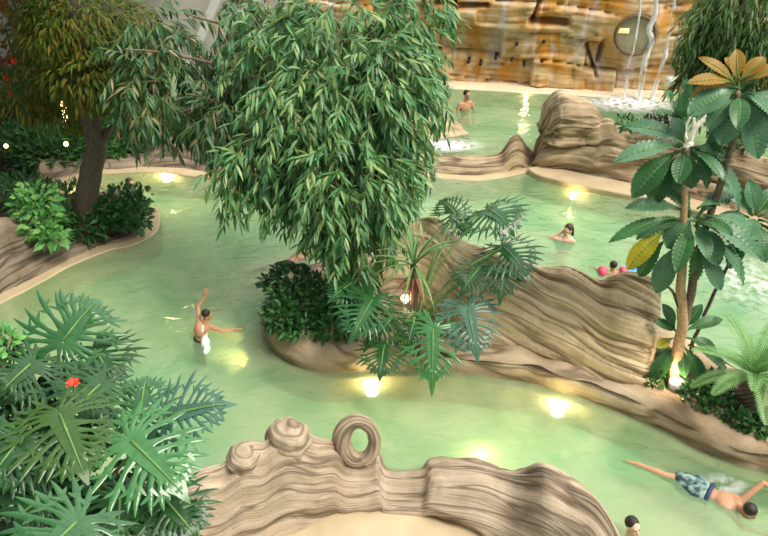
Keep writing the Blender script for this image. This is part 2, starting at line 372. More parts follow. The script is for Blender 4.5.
# ------------------------------------------------------------------ back cliff wall with round window, waterfalls
c0 = P(300, 76); c1 = P(450, 82); c2 = P(600, 90); c3 = P(690, 95); c4 = c3+(c3-c2)*3.0
cl = [c0, c1, c2, c3, c4]
cp = spline([[p.x, p.y] for p in cl], 430)
tw = np.gradient(cp, axis=0); nw = np.stack([tw[:, 1], -tw[:, 0]], 1); nw /= np.linalg.norm(nw, axis=1, keepdims=True)
def cliff_at(px, py):                 # where a pixel meets the undisplaced cliff
    best = None
    for i, p in enumerate(cp):
        q = PY(px, py, p[1]); e = abs(q.x-p[0])
        if best is None or e < best[0]: best = (e, q, i)
    return best[1], Vector((nw[best[2]][0], nw[best[2]][1], 0))
def cliffmat():
    m, nt, n, l = nodes('cliff'); b = n.new('ShaderNodeBsdfPrincipled'); o = n.new('ShaderNodeOutputMaterial'); l.new(b.outputs[0], o.inputs[0])
    uv = n.new('ShaderNodeUVMap')
    def noi(sx, sy, det, dist=.3, loc=0):
        mp = n.new('ShaderNodeMapping'); mp.inputs['Scale'].default_value = (sx, sy, 1); mp.inputs['Location'].default_value = (loc, loc*.7, loc); l.new(uv.outputs[0], mp.inputs[0])
        q = n.new('ShaderNodeTexNoise'); q.inputs['Scale'].default_value = 1; q.inputs['Detail'].default_value = det; q.inputs['Distortion'].default_value = dist; l.new(mp.outputs[0], q.inputs['Vector']); return q.outputs[0]
    def mix(f, a, c):
        q = n.new('ShaderNodeMix'); q.data_type = 'RGBA'; l.new(f, q.inputs[0]); l.new(a, q.inputs[6])
        if isinstance(c, tuple): q.inputs[7].default_value = (*c, 1)
        else: l.new(c, q.inputs[7])
        return q.outputs[2]
    lay = ramp(n, [(.28, (.28, .15, .05)), (.45, (.52, .35, .16)), (.62, (.66, .50, .31)), (.8, (.76, .64, .47))]); h1 = noi(.7, 6.5, 6); l.new(h1, lay.inputs[0])
    f1 = ramp(n, [(.46, (0, 0, 0)), (.60, (.9, .9, .9))]); l.new(noi(1.5, .9, 4, .5, 3), f1.inputs[0]); c = mix(f1.outputs[0], lay.outputs[0], (.55, .24, .02))
    f2 = ramp(n, [(.54, (0, 0, 0)), (.66, (.75, .75, .75))]); l.new(noi(2.2, .7, 4, .4, 11), f2.inputs[0]); c = mix(f2.outputs[0], c, (.66, .57, .53))
    f3 = ramp(n, [(.58, (0, 0, 0)), (.70, (.8, .8, .8))]); l.new(noi(1.3, 1.1, 5, .6, 23), f3.inputs[0]); c = mix(f3.outputs[0], c, (.20, .11, .04))
    l.new(c, b.inputs['Base Color']); b.inputs['Roughness'].default_value = .55; b.inputs['Specular IOR Level'].default_value = .35
    bm = n.new('ShaderNodeBump'); bm.inputs['Strength'].default_value = .5; bm.inputs['Distance'].default_value = .04; l.new(h1, bm.inputs['Height']); l.new(bm.outputs[0], b.inputs['Normal'])
    return m
WC, WN = cliff_at(635, 34); WR = 19/FPX*depth(WC)
cracks = [((436, 4), (487, 4), .05), ((532, 19), (566, 21), .09), ((532, 19), (541, -4), .04), ((586, 45), (596, 75), .03), ((604, 40), (598, 62), .05)]
cw = [(cliff_at(*a)[0], cliff_at(*b)[0], w) for a, b, w in cracks]
nzc = 120; H = 4.4; vs = []; fs = []; uv = []; U = 0
for i in range(len(cp)):
    if i: U += math.dist(cp[i], cp[i-1])
    for j in range(nzc+1):
        z = -.95+(H+.95)*j/nzc
        zz = z+.12*nz(U*.5, 7.7)+.04*nz(U*2, z*2, 5)
        d = 0
        for hh, ww, am, sd in ((.75, 2.3, .22, 1), (.30, 1.3, .06, 2), (.10, .7, .022, 3)):
            q = zz/hh+.4*nz(U*.3, sd); kk = math.floor(q); fr_ = q-kk
            off = nz(kk*3.7, sd*9.1)*2; bq = U/ww+off; bk = math.floor(bq); bf = bq-bk
            r0 = nz(kk*1.37+.5, bk*2.11+.3, sd)*1.6; d += am*r0
            d -= am*.45*math.exp(-(min(fr_, 1-fr_)*hh/.025)**2)
            if sd < 3: d -= am*.3*math.exp(-(min(bf, 1-bf)*ww/.03)**2)
        d += .05*nz(U*3, z*3, 1)+.10*nz(U*.7, z*.6, 4)
        p = Vector((cp[i][0], cp[i][1], z))
        for a, b, w in cw:
            ab = b-a; t = max(0, min(1, (p-a).dot(ab)/ab.length_squared)); e = (p-(a+ab*t)).length
            d -= .45*math.exp(-(e/w)**2)
        e = (p-WC).length/WR
        if e < 1.9:
            k = min(1, max(0, (1.9-e)/.7)); d = d*(1-k)+k*(.12 if e > 1.0 else -.25)
        q = p+Vector((nw[i][0], nw[i][1], 0))*d
        vs.append(q); uv.append((U, z))
for i in range(len(cp)-1):
    for j in range(nzc): fs.append((i*(nzc+1)+j, (i+1)*(nzc+1)+j, (i+1)*(nzc+1)+j+1, i*(nzc+1)+j+1))
cliff = tag(mobj('wall_back', vs, fs, cliffmat(), uvs=uv), 'ochre rock cliff wall behind the far pool', 'wall', kind='structure')
for px, py in ((469, 60), (481, 62), (496, 56), (512, 58), (524, 63), (517, 42), (544, 40), (542, 59)):
    q, nn = cliff_at(px, py); m = MB(); m.tube([q-nn*.25, q+nn*.22, q+nn*.24], [.045, .045, .036], 12); m.obj('jet_nozzle', M['black'], cliff)
win = empty('window_1', WC, 'round porthole window with a dull olive pane in the cliff', 'window', kind='structure')
m = MB(); X = WN.cross(Vector((0, 0, 1))).normalized(); Zu = Vector((0, 0, 1))
pts = [WC+WN*.12+(X*math.cos(a)+Zu*math.sin(a))*(WR*1.0) for a in [2*math.pi*k/48 for k in range(49)]]
m.tube(pts, .045, 10, False); m.obj('window_frame', plain('frame_rock', (.22, .15, .08), .8), win)
m = MB(); ring_ = [WC+WN*.06+(X*math.cos(a)+Zu*math.sin(a))*WR for a in [2*math.pi*k/48 for k in range(48)]]
m.add(ring_+[p-WN*.02 for p in ring_], [tuple(range(48)), tuple(range(95, 47, -1))]+[(k, (k+1) % 48, 48+(k+1) % 48, 48+k) for k in range(48)])
m.obj('window_pane', plain('porthole_glass', (.46, .42, .28), .12, .25, 3, spec=.7), win, smooth=False)
m = MB(); m.box(WC+WN*.075-X*WR*(-.62)+Zu*WR*.18, (WR*.28, .008, WR*.13), Matrix((X, WN, Zu)).transposed()); m.obj('pane_glow', plain('pane_glow', (.85, .7, .4), .4, 0, emit=(.9, .68, .32), es=.6), win)  # small glowing rectangle stands in for a reflection on the pane
# shelf of pale plaster at the cliff foot
path_ledge('trim_1', [cliff_at(px, py)[0].xy.to_3d() for px, py in ((320, 78), (450, 82), (540, 86), (600, 90), (690, 95), (800, 105))], .62, .5, .03, plain('shelf', (.80, .68, .48), .6, .06, 2), n=50)
tag(bpy.data.objects['trim_1'], 'pale plaster shelf along the foot of the cliff', 'ledge', kind='structure')
def watermat(name, a):
    m, nt, n, l = nodes(name)
    o = n.new('ShaderNodeOutputMaterial'); tr = n.new('ShaderNodeBsdfTransparent'); df = n.new('ShaderNodeBsdfPrincipled')
    df.inputs['Base Color'].default_value = (.92, .92, .93, 1); df.inputs['Roughness'].default_value = .25
    tc = n.new('ShaderNodeTexCoord'); mp = n.new('ShaderNodeMapping'); mp.inputs['Scale'].default_value = (9, 9, 2.0) if a > .5 else (7, 7, 7)
    ns = n.new('ShaderNodeTexNoise'); ns.inputs['Detail'].default_value = 4; ns.inputs['Scale'].default_value = 1
    l.new(tc.outputs['Object'], mp.inputs[0]); l.new(mp.outputs[0], ns.inputs['Vector'])
    rp = ramp(n, [(.40, (0, 0, 0)), (.62, (a, a, a))]); l.new(ns.outputs[0], rp.inputs[0])
    mx = n.new('ShaderNodeMixShader'); l.new(rp.outputs[0], mx.inputs[0]); l.new(tr.outputs[0], mx.inputs[1]); l.new(df.outputs[0], mx.inputs[2]); l.new(mx.outputs[0], o.inputs[0])
    return m
M['fall'] = watermat('fall', .9)
falls = [([(641, -25), (640, 10), (634, 45), (629, 65), (625, 92)], .035, 'thinnest stream of falling water, crossing the round window'),
         ([(656, -25), (656, 10), (649, 30), (652, 40), (645, 60), (640, 92)], .075, 'broad twisting stream of falling water just beside the round window'),
         ([(675, -25), (674, 5), (668, 40), (664, 60), (652, 95)], .055, 'stream of falling water above the small white sign, next to the dark tree')]
for k, (pp, r, lab) in enumerate(falls):
    pts = [PY(px, py, cliff_at(px, py)[0].y-.42-(.25*i/len(pp))) for i, (px, py) in enumerate(pp)]
    pts[-1].z = .0
    C = spline([list(p) for p in pts], 40)
    m = MB(); m.tube([Vector(c)+Vector((.02*nz(i*.5, k), .02*nz(i*.5, k+9), 0)) for i, c in enumerate(C)], [r*(.6+.5*abs(nz(i*.35, k*3+1))+.5*i/40) for i in range(40)], 10)
    tag(m.obj('waterfall', M['fall'], origin=pts[-1]), lab, 'waterfall', 'streams falling down the cliff')
q, nn = cliff_at(668, 76); m = MB(); m.box(q+nn*.42, (.125, .012, .12), Matrix((nn.cross(Zu), nn, Zu)).transposed())
tag(m.obj('sign', M['white'], origin=q), 'small blank white square sign at the foot of the cliff', 'sign')
m = bpy.data.objects['sign']; 
# building wall with column behind the trees at upper left
wl = P(60, 92); m = MB(); m.box(Vector((-7.5, 23.6, 2.4)), (10.5, .15, 3.4)); tag(m.obj('wall_left', M['wallpaint'], smooth=False), 'plain warm grey building wall behind the trees', 'wall', kind='structure')
a, b = PY(222, -14, 22.6), PY(196, 50, 22.6)
m = MB(); m.tube([b+(b-a)*.8, b, a, a+(a-b)*.6], .17, 4); tag(m.obj('column', M['white'], smooth=False, origin=b), 'slanting white column in front of the grey wall', 'column', kind='structure')
# unseen slab added above the left bank to shade it
m = MB(); m.box(Vector((-10.6, 17, 5.5)), (6.0, 7.2, .18)); tag(m.obj('shade_slab', M['wallpaint'], smooth=False), 'unseen slab added over the left bank for shade', 'shade_slab', kind='structure')
# ------------------------------------------------------------------ foreground wall
def wall_of(stations, **kw): return [ring_y(*s, **kw) if len(s) == 4 else ring_y(*s[:4], **{**kw, **s[4]}) for s in stations]
A_ = [((165, 584), (150, 484), .5, .45), ((200, 572), (203, 469), .5, .45), ((222, 562), (223, 464), .5, .4), ((243, 554), (244, 447), .5, .4),
      ((262, 546), (264, 445), .5, .35), ((276, 541), (276, 434), .5, .35), ((289, 537), (289, 427), .5, .35), ((301, 533), (302, 431), .5, .35),
      ((316, 528), (318, 440), .5, .35), ((335, 522), (336, 444), .5, .4), ((346, 519), (346, 457), .5, .4), ((358, 517), (358, 460), .5, .4), ((370, 516), (370, 459), .5, .4), ((379, 515), (379, 456), .5, .4),
      ((386, 515), (388, 471), .5, .4), ((418, 518), (422, 472), .5, .4), ((430, 520), (430, 463), .55, .5, dict(bulge=.25, top=.3)),
      ((451, 527), (450, 460), .6, .5, dict(bulge=.28, top=.3)), ((476, 538), (482, 465), .6, .5, dict(bulge=.2)), ((505, 554), (517, 473), .6, .45),
      ((530, 572), (543, 468), .6, .5, dict(bulge=.25, top=.3)), ((550, 592), (570, 481), .65, .5, dict(bulge=.25)), ((570, 615), (598, 502), .65, .5), ((585, 640), (620, 536), .6, .45), ((598, 680), (635, 575), .6, .45)]
fw = empty('rock_wall', P(360, 520), 'grey layered rock wall with a curled loop, nearest at the bottom of the view', 'rock wall')
loft('rock_face', wall_of(A_, bulge=.1, low=-.7), 190, 110, M['rock_grey'], fw, amp=.034, seed=3, F=4.5)
def knob(px, py, Y, rad, seed):
    c = PY(px, py, Y); vs = []; fs = []; uvs = []; nu, nv = 60, 44; ax = Vector((.5, -.35, .8)).normalized(); a1 = ax.orthogonal().normalized(); a2 = ax.cross(a1)
    for j in range(nv+1):
        for i in range(nu):
            th = math.pi*j/nv; ph = 2*math.pi*i/nu; d = ax*math.cos(th)+(a1*math.cos(ph)+a2*math.sin(ph))*math.sin(th)
            k = 1+.16*nz(d.x*2, d.y*2, d.z*2+seed)+.006*math.sin(th*15+ph+2*nz(d.x, d.y, d.z+seed)); vs.append(c+Vector((d.x*rad[0], d.y*rad[1], d.z*rad[2]))*k); uvs.append((d.x*.3+d.y*.2, d.z*.30+.08*d.x+seed))
    for j in range(nv):
        for i in range(nu): fs.append((j*nu+i, j*nu+(i+1) % nu, (j+1)*nu+(i+1) % nu, (j+1)*nu+i))
    return mobj('knob', vs, fs, M['rock_grey'], fw, uvs=uvs)
knob(288, 441, P(289, 537).y+.52, (.25, .24, .27), 1)
knob(243, 459, P(243, 554).y+.48, (.17, .2, .17), 2)
tc_ = PY(358, 441, P(358, 517).y+.50)
m = MB(); pts = []; rad = []
for k in range(41):
    a = R(-70)+2*math.pi*k/40
    pts.append(tc_+Vector((.19*math.cos(a), .04*math.sin(a), .27*math.sin(a)))); rad.append(.092+.020*math.cos(a-R(200)) + .012*nz(k*.6, 4))
m.tube(pts, rad, 16, False)
c = m.obj('curled_loop', M['rock_grey'], fw)
me = c.data; lay = me.uv_layers.new(name='UVMap')
for lp in me.loops:
    i = lp.vertex_index; lay.data[lp.index].uv = ((i//16)*.04, (i % 16)*.05)
path_ledge('step', [P(px, py+10) for px, py in ((190, 592), (243, 560), (290, 540), (316, 530), (347, 521), (380, 517), (404, 518), (430, 522), (451, 530), (480, 545), (510, 570))], .30, .4, .05, M['plaster'], fw)
# ------------------------------------------------------------------ central island
isl_front = [(345, 272), (308, 284), (280, 300), (267, 319), (268, 336), (279, 354), (295, 363), (318, 369.5), (342, 370.5), (370, 369), (409, 368), (456, 371), (500, 377.5), (527, 380.5), (553, 389), (581, 396), (607, 406.5), (646, 421), (678, 438), (704, 451), (735, 464), (768, 472), (830, 490)]
isl_back = [(830, 440), (768, 406), (740, 388), (700, 362), (660, 336), (600, 302), (550, 290), (500, 274), (450, 256), (410, 248), (375, 258), (345, 272)]
isl = empty('rock_planter', P(420, 360), 'curved tan rock planter island in mid-pool under the big tree', 'planter')
prof = [(0, -.7), (-.02, 0), (-.03, .12), (.03, .27), (.16, .35), (.30, .36), (.44, .34), (.50, .24), (.52, -.4), (.3, -.7)]
fp = [P(*p) for p in isl_front]
kerb('front_kerb', fp, prof, 200, 44, M['rock_smooth'], isl, side=1, wvar=([0, .12, .2, .33, .45, 1], [1.2, 1.6, 1.7, 1.35, .95, 1.0]), amp=.010, seed=5, lump=.045)
kerb('rear_kerb', [P(*p) for p in isl_back], prof, 110, 36, M['rock_smooth'], isl, side=1, amp=.018, seed=9, lump=.03)
path_ledge('ledge', fp, .16, .15, -.03, M['plaster'], isl, side=1, n=140)
poly('soil', [P(*p) for p in isl_front]+[P(*p) for p in isl_back[1:-1]], .24, M['soil'], isl)
# the tilted slab standing on it
S_ = [((378, 318), (384, 248), .5, .6), ((395, 320), (398, 229), .6, .7), ((418, 324), (418, 223), .7, .7), ((436, 330), (436, 222), .7, .7), ((452, 336), (450, 236), .7, .6), ((464, 342), (466, 247), .7, .6),
      ((485, 346), (484, 250), .75, .6), ((505, 350), (508, 258), .75, .6), ((525, 355), (526, 264), .75, .6), ((545, 361), (544, 270), .75, .55), ((566, 368), (564, 269), .75, .55),
      ((583, 374), (582, 273), .75, .5), ((600, 380), (601, 281.5), .75, .5), ((617, 386), (618, 277), .75, .5), ((632, 388), (633, 275), .75, .45), ((645, 386), (652, 279), .75, .4), ((652, 372), (661, 286), .75, .35)]
slab = tag(loft('rock_slab', [ring_y(*s, bz=.28, bulge=.10, top=.2, low=.1) for s in S_], 220, 190, M['rock_tan'], amp=.034, seed=21, F=4.2, shear=.24, endlen=.10, origin=P(560, 372, .3)),
           'large tilted tan rock slab with flowing layers standing on the island kerb', 'rock')
# ------------------------------------------------------------------ middle low arc, right boulder wall
C_ = [((330, 172), (330, 150), .4, .4), ((370, 170), (370, 149), .45, .45), ((395, 168), (393, 151), .45, .45), ((420, 172), (422, 155), .45, .4), ((446, 175), (446, 155), .4, .4), ((474, 176.5), (478, 156), .4, .4),
      ((497, 174), (498, 153.5), .4, .35), ((505, 173), (505, 147), .35, .3), ((511, 172), (511, 138.5), .35, .3), ((516, 171), (517, 135.5), .35, .3), ((522, 169.5), (522, 139), .35, .3), ((527, 168), (527, 147), .35, .3), ((532, 165), (532, 150.5), .35, .3), ((534, 162), (534, 154), .3, .3)]
arc = empty('rock_wall', P(475, 177), 'low curved rock wall with a pointed tip in the pool behind the big tree', 'rock wall')
loft('rock_face', wall_of(C_, bulge=.06, top=.15), 110, 56, M['rock_brown'], arc, amp=.02, seed=31, F=6)
path_ledge('ledge', [P(*p) for p in ((335, 173), (395, 170), (420, 174), (446, 177.5), (474, 179), (500, 176), (522, 171.5), (538, 169))], .10, .2, .02, M['plaster'], arc, side=1)
D_ = [((540, 172), (544, 134), .45, .6), ((548, 174), (549, 130), .45, .7), ((556, 175), (556, 128), .45, .8), ((566, 176), (566, 127), .45, .8), ((577, 177.5), (577, 126), .45, .8), ((588, 180), (589, 126), .45, .8), ((596, 181), (597, 125), .45, .8),
      ((602, 182), (601, 124), .5, .9), ((612, 184), (612, 123), .5, .9), ((625, 187), (626, 131), .5, 1.0), ((645, 191), (649, 136), .5, 1.1), ((672, 198), (680, 140), .5, 1.1), ((705, 207), (715, 145), .5, 1.1), ((740, 217), (752, 155), .5, 1.1), ((790, 232), (800, 168), .5, 1.1)]
bw = empty('rock_wall', P(600, 190), 'layered boulder wall with a tall rounded head at its end, right of the waterfalls', 'rock wall')
loft('rock_face', wall_of(D_, bulge=.10, top=.3), 200, 150, M['rock_brown'], bw, amp=.085, seed=41, F=2.8, lump=.05)
hz_ = PY(570, 137, P(570, 177).y+.35).z
HD_ = [((544, 137), (546, 112), .30, .5), ((548, 139), (549, 100), .45, .7), ((556, 141), (556, 91), .5, .8), ((566, 141), (566, 89), .5, .8), ((577, 140), (577, 95), .5, .8), ((588, 139), (589, 101), .5, .8), ((596, 137), (597, 110), .45, .7), ((600, 133), (601, 120), .3, .5)]
loft('boulder_head', [ring_y(*q, bz=hz_, bulge=.30, top=.3, low=hz_-.12) for q in HD_], 80, 110, M['rock_brown'], bw, amp=.07, seed=44, F=3.0, lump=.05)
path_ledge('ledge', [P(*p) for p in ((528, 173), (540, 180), (576, 189), (613, 196.5), (642, 202), (680, 211), (740, 228), (800, 246))], .02, .55, .12, M['plaster'], bw, side=1)
G_ = [((380, 140), (380, 116), .4, .4), ((410, 138), (410, 116), .4, .4), ((430, 136), (430, 117), .4, .4), ((450, 134), (450, 119), .4, .35), ((460, 133), (460, 123), .3, .3)]
gw = empty('rock_wall', P(430, 136), 'short rock wall end just below the bather at the far pool', 'rock wall')
loft('rock_face', wall_of(G_, bulge=.05), 60, 40, M['rock_brown'], gw, amp=.02, seed=51)
path_ledge('ledge', [P(*p) for p in ((380, 142), (410, 140), (430, 138), (450, 135.5), (466, 133))], .15, .2, .05, M['plaster'], gw)
# ------------------------------------------------------------------ left bank and left island
F_ = [((40, 186), (40, 160), .5, .8), ((80, 176), (80, 157), .5, .8), ((100, 171.5), (100, 154), .5, .8), ((117, 171.5), (117, 153), .5, .8), ((142, 169), (145, 152), .5, .8), ((155, 169), (156, 140), .6, .9), ((176, 170), (176, 137), .7, 1.0),
      ((194, 172.5), (194, 141), .7, 1.0), ((212, 174), (212, 148), .6, .8), ((240, 176), (240, 150), .5, .8), ((280, 176), (280, 150), .5, .8), ((330, 173), (330, 150), .5, .8)]
lb = empty('rock_wall', P(150, 170), 'rock bank wall, colour darkened for shade, along the far left pool edge', 'rock wall')
loft('rock_face', wall_of(F_, bulge=.08, top=.3), 130, 60, M['rock_shaded'], lb, amp=.03, seed=61, F=4)
path_ledge('ledge', [P(*p) for p in ((40, 188), (80, 178), (100, 173), (142, 170.5), (167, 171.5), (192, 174.5), (212, 176), (260, 178), (330, 175))], .14, .2, .04, M['plaster'], lb)
poly('ground', [P(-120, 200), P(40, 172), P(100, 162), P(150, 158), P(210, 160), P(290, 162), P(340, 158), P(340, 105), P(-160, 105)], .16, M['soil'])
tag(bpy.data.objects['ground'], 'dark soil of the left bank under the bushes', 'ground', kind='structure')
H_ = [((-70, 330), (-80, 235), .75, .8), ((0, 296), (-4, 221), .75, .8), ((26, 283), (22, 225), .7, .7), ((50, 270), (46, 228), .6, .6), ((73, 258), (70, 231), .5, .5), ((104, 246), (101, 229), .4, .4), ((130, 240), (126, 225), .35, .35), ((144, 232), (138, 217), .3, .3), ((149, 222), (143, 208), .25, .3)]
hi = empty('rock_planter', P(60, 265), 'sloping brown rock planter at the left edge of the pool', 'planter')
loft('rock_face', wall_of(H_, bulge=.10, top=.25), 110, 64, M['rock_shaded'], hi, amp=.04, seed=71, F=4, shear=-.35)
path_ledge('ledge', [P(*p) for p in ((-70, 332), (0, 298), (26, 285), (50, 272), (73, 260), (104, 248), (130, 242), (147, 233), (152, 222), (150, 208))], .16, .15, .02, M['plaster'], hi)
kerb('rear_kerb', [P(*p) for p in ((152, 214), (146, 203), (125, 200), (95, 203), (60, 205), (20, 203), (-60, 212))], [(0, -.7), (0, 0), (.02, .2), (.1, .3), (.3, .3), (.35, 0), (.35, -.7)], 70, 30, M['rock_shaded'], hi, side=1, amp=.02, seed=77)
poly('soil', [P(-90, 300), P(0, 262), P(50, 246), P(100, 236), P(140, 226), P(146, 208), P(95, 206), P(20, 206), P(-90, 216)], .26, M['soil'], hi)
# planter below the viewer at lower left, out of which the big leaves grow
pl = empty('rock_planter', (-3.0, 3.6, 0), 'dark rock planter under the big cut leaves at the lower left corner', 'planter')
kerb('rock_face', [Vector((-5.4, 4.9, 0)), Vector((-4, 5.1, 0)), Vector((-2.8, 4.7, 0)), Vector((-2.0, 3.9, 0)), Vector((-1.7, 2.6, 0))], [(0, -.7), (0, 0), (.1, .7), (.2, 1.35), (.4, 1.45), (.6, 1.3), (.7, 0), (.6, -.7)], 60, 40, M['rock_brown'], pl, side=-1, amp=.03, seed=83)
poly('soil', [(-5.4, 4.6), (-4, 4.7), (-2.9, 4.3), (-2.3, 3.7), (-2.0, 2.6), (-5.4, 2.6)], 1.25, M['soil'], pl)
UP = Vector((0, 0, 1))
# ------------------------------------------------------------------ leaves
def place(vs, A, T, arch=.1, nrm=None, sag=0.0):
    """leaf shape (x along the midrib 0..1, y across in m, z off the blade in m) laid along an arched curve from A to T"""
    A = Vector(A); T = Vector(T)
    if nrm is None: nrm = (UP*.7+(CAM-A).normalized()*.6).normalized()
    ax = (T-A); n0 = (nrm-ax.normalized()*nrm.dot(ax.normalized())).normalized()
    C = (A+T)/2+n0*arch*ax.length+UP*sag*ax.length
    out = []
    for x, y, z in vs:
        xc = max(-.0, min(1.0, x))
        p = A*(1-xc)**2+C*2*xc*(1-xc)+T*xc*xc
        t = ((C-A)*2*(1-xc)+(T-C)*2*xc).normalized()
        n = (n0-t*n0.dot(t)).normalized(); s = n.cross(t)
        p = p+t*(x-xc)*ax.length
        out.append(p+s*y+n*z)
    return out
def strip(m, cl, hw, zc=None, fold=0.0):
    """flat strip along a polyline of (x, y, z) with half widths; three vertices across"""
    n = len(cl); vs = []; fs = []
    for i in range(n):
        a = cl[max(i-1, 0)]; b = cl[min(i+1, n-1)]; tx, ty = b[0]-a[0], b[1]-a[1]; L = math.hypot(tx, ty)+1e-9
        nx_, ny_ = -ty/L, tx/L
        x, y, z = cl[i]
        vs += [(x-nx_*hw[i], y-ny_*hw[i], z+fold*hw[i]), (x, y, z), (x+nx_*hw[i], y+ny_*hw[i], z+fold*hw[i])]
    for i in range(n-1):
        for k in range(2): fs.append((i*3+k, i*3+k+1, i*3+3+k+1, i*3+3+k))
    m.add(vs, fs)
def philo_shape(L, W, r, nlobe=11, droop=.25):
    """deeply cut heart-shaped blade, metres; x is divided by L at the end"""
    m = MB()
    def zf(x, y): return -droop*(y*y)/max(.05, W)*.8
    for sgn in (-1, 1):
        specs = [(0.0, 162, .42), (0.0, 142, .52), (0.01, 123, .58), (.02, 106, .61), (.04, 91, .62)]
        for k in range(nlobe-5):
            q = (k+1)/(nlobe-4); specs.append((.06+.74*q, 82-46*q, .60*(1-q)**.75+.10))
        for s, ang, ln in specs:
            ln = ln*W*r.uniform(.92, 1.08)*(1.0 if ang < 100 else .95); a = R(ang+r.uniform(-4, 4))
            x, y = s*L, 0.0; cl = []; hw = []; N = 9; h0 = .031*W*r.uniform(.9, 1.15)
            for i in range(N):
                t = i/(N-1); cl.append((x, sgn*y, zf(x, y)+.010*math.sin(t*7+s*9)))
                pr = [2.3, 1.6, .95, .62, .80, .95, .8, .52, .05][i]; hw.append(h0*pr)
                x += math.cos(a)*ln/(N-1); y += math.sin(a)*ln/(N-1); a -= R(3.2)
            strip(m, cl, hw, fold=-.5)
            for side, t0 in ((1, 4), (-1, 5)):       # side teeth of a lobe
                bx, by, bz = cl[t0]; da = math.atan2(cl[t0+1][1]-by, cl[t0+1][0]-bx)+side*R(48)
                l2 = .13*W*r.uniform(.7, 1.1)
                strip(m, [(bx+math.cos(da)*l2*q, by+math.sin(da)*l2*q, bz-.01*q) for q in (0, .4, .75, 1)], [h0*.6, h0*.52, h0*.36, .002])
        # web along the midrib
        strip(m, [(x*L, sgn*.055*W*(1-x*.7), zf(0, 0)) for x in (-.06, 0, .2, .4, .6, .8, .95)], [.03*W, .06*W, .058*W, .05*W, .04*W, .03*W, .012])
    strip(m, [(.8*L, 0, 0), (.9*L, 0, 0), (1.0*L, 0, -.01), (1.08*L, 0, -.02), (1.15*L, 0, -.03)], [.05*W, .055*W, .045*W, .025*W, .003])
    return [(x/L, y, z) for x, y, z in m.v], m.f
def philo(parent, A, T, W, mat, base, r, arch=.1, nrm=None, label=None, droop=.25, sag=0, basearch=.5):
    A = Vector(A); T = Vector(T); L = (T-A).length
    vs, fs = philo_shape(L, W, r, droop=droop)
    lf = mobj('leaf', place(vs, A, T, arch, nrm, sag), fs, mat, parent)
    if label: lf['label'] = label
    m = MB(); base = Vector(base); pts = [base, base.lerp(A, .45)+UP*basearch*(A-base).length*.35, A]
    C = spline([list(p) for p in pts], 14); m.tube([Vector(c) for c in C], [.022*(1-.5*i/13) for i in range(14)], 8)
    # the pale midrib runs on under the blade
    mid = place([(x, 0, .006) for x in (0, .25, .5, .75, 1)], A, T, arch, nrm, sag); m.tube(mid, [.012, .010, .008, .006, .003], 6)
    m.obj('stalk', M['stalk'], lf)
    return lf
def paddle(parent, A, T, W, mat, arch=.24, nrm=None, sag=0, ribs=13, tipw=.35, curl=0.0, stalk=True):
    A = Vector(A); T = Vector(T); L = (T-A).length; n1, n2 = 52, 9; vs = []; fs = []
    for i in range(n1+1):
        x = i/n1
        hw = W*.5*max(.0, (math.sin(math.pi*min(1, x**(1.0+tipw))))**.75)*(.25+.75*min(1, x*3)) if 0 < x < 1 else .004
        hw = max(hw, .010 if x < .15 else .001)
        for j in range(n2):
            q = -1+2*j/(n2-1); y = q*hw
            z = .10*abs(q)*W + .062*W*math.cos(2*math.pi*(ribs*x-abs(q)*2.0))*min(1, abs(q)*3)*(hw/(W*.5+1e-6)) - curl*W*q*q
            vs.append((x, y, z))
    for i in range(n1):
        for j in range(n2-1): fs.append((i*n2+j, i*n2+j+1, (i+1)*n2+j+1, (i+1)*n2+j))
    lf = mobj('leaf', place(vs, A, T, arch, nrm, sag), fs, mat, parent)
    m = MB(); mid = place([(x, 0, .003) for x in (0, .2, .4, .6, .8, .97)], A, T, arch, nrm, sag); m.tube(mid, [.011, .009, .008, .006, .005, .003], 6); m.obj('midrib', M['stalk'], lf)
    return lf
def narrow(m, p, d, L, W, nrm, bend=.15):
    d = d.normalized(); s = nrm.cross(d)
    if s.length < 1e-3: s = d.orthogonal()
    s.normalize(); n = d.cross(s)*1.0
    q = lambda t: p+d*L*t-UP*bend*L*t*t
    vs = [q(0), q(.22)+s*W*.42+n*W*.12, q(.22)-s*W*.42+n*W*.12, q(.22), q(.55)+s*W*.5+n*W*.15, q(.55)-s*W*.5+n*W*.15, q(.55), q(1)]
    m.add(vs, [(0, 3, 1), (0, 2, 3), (3, 6, 4, 1), (3, 2, 5, 6), (6, 7, 4), (6, 5, 7)])
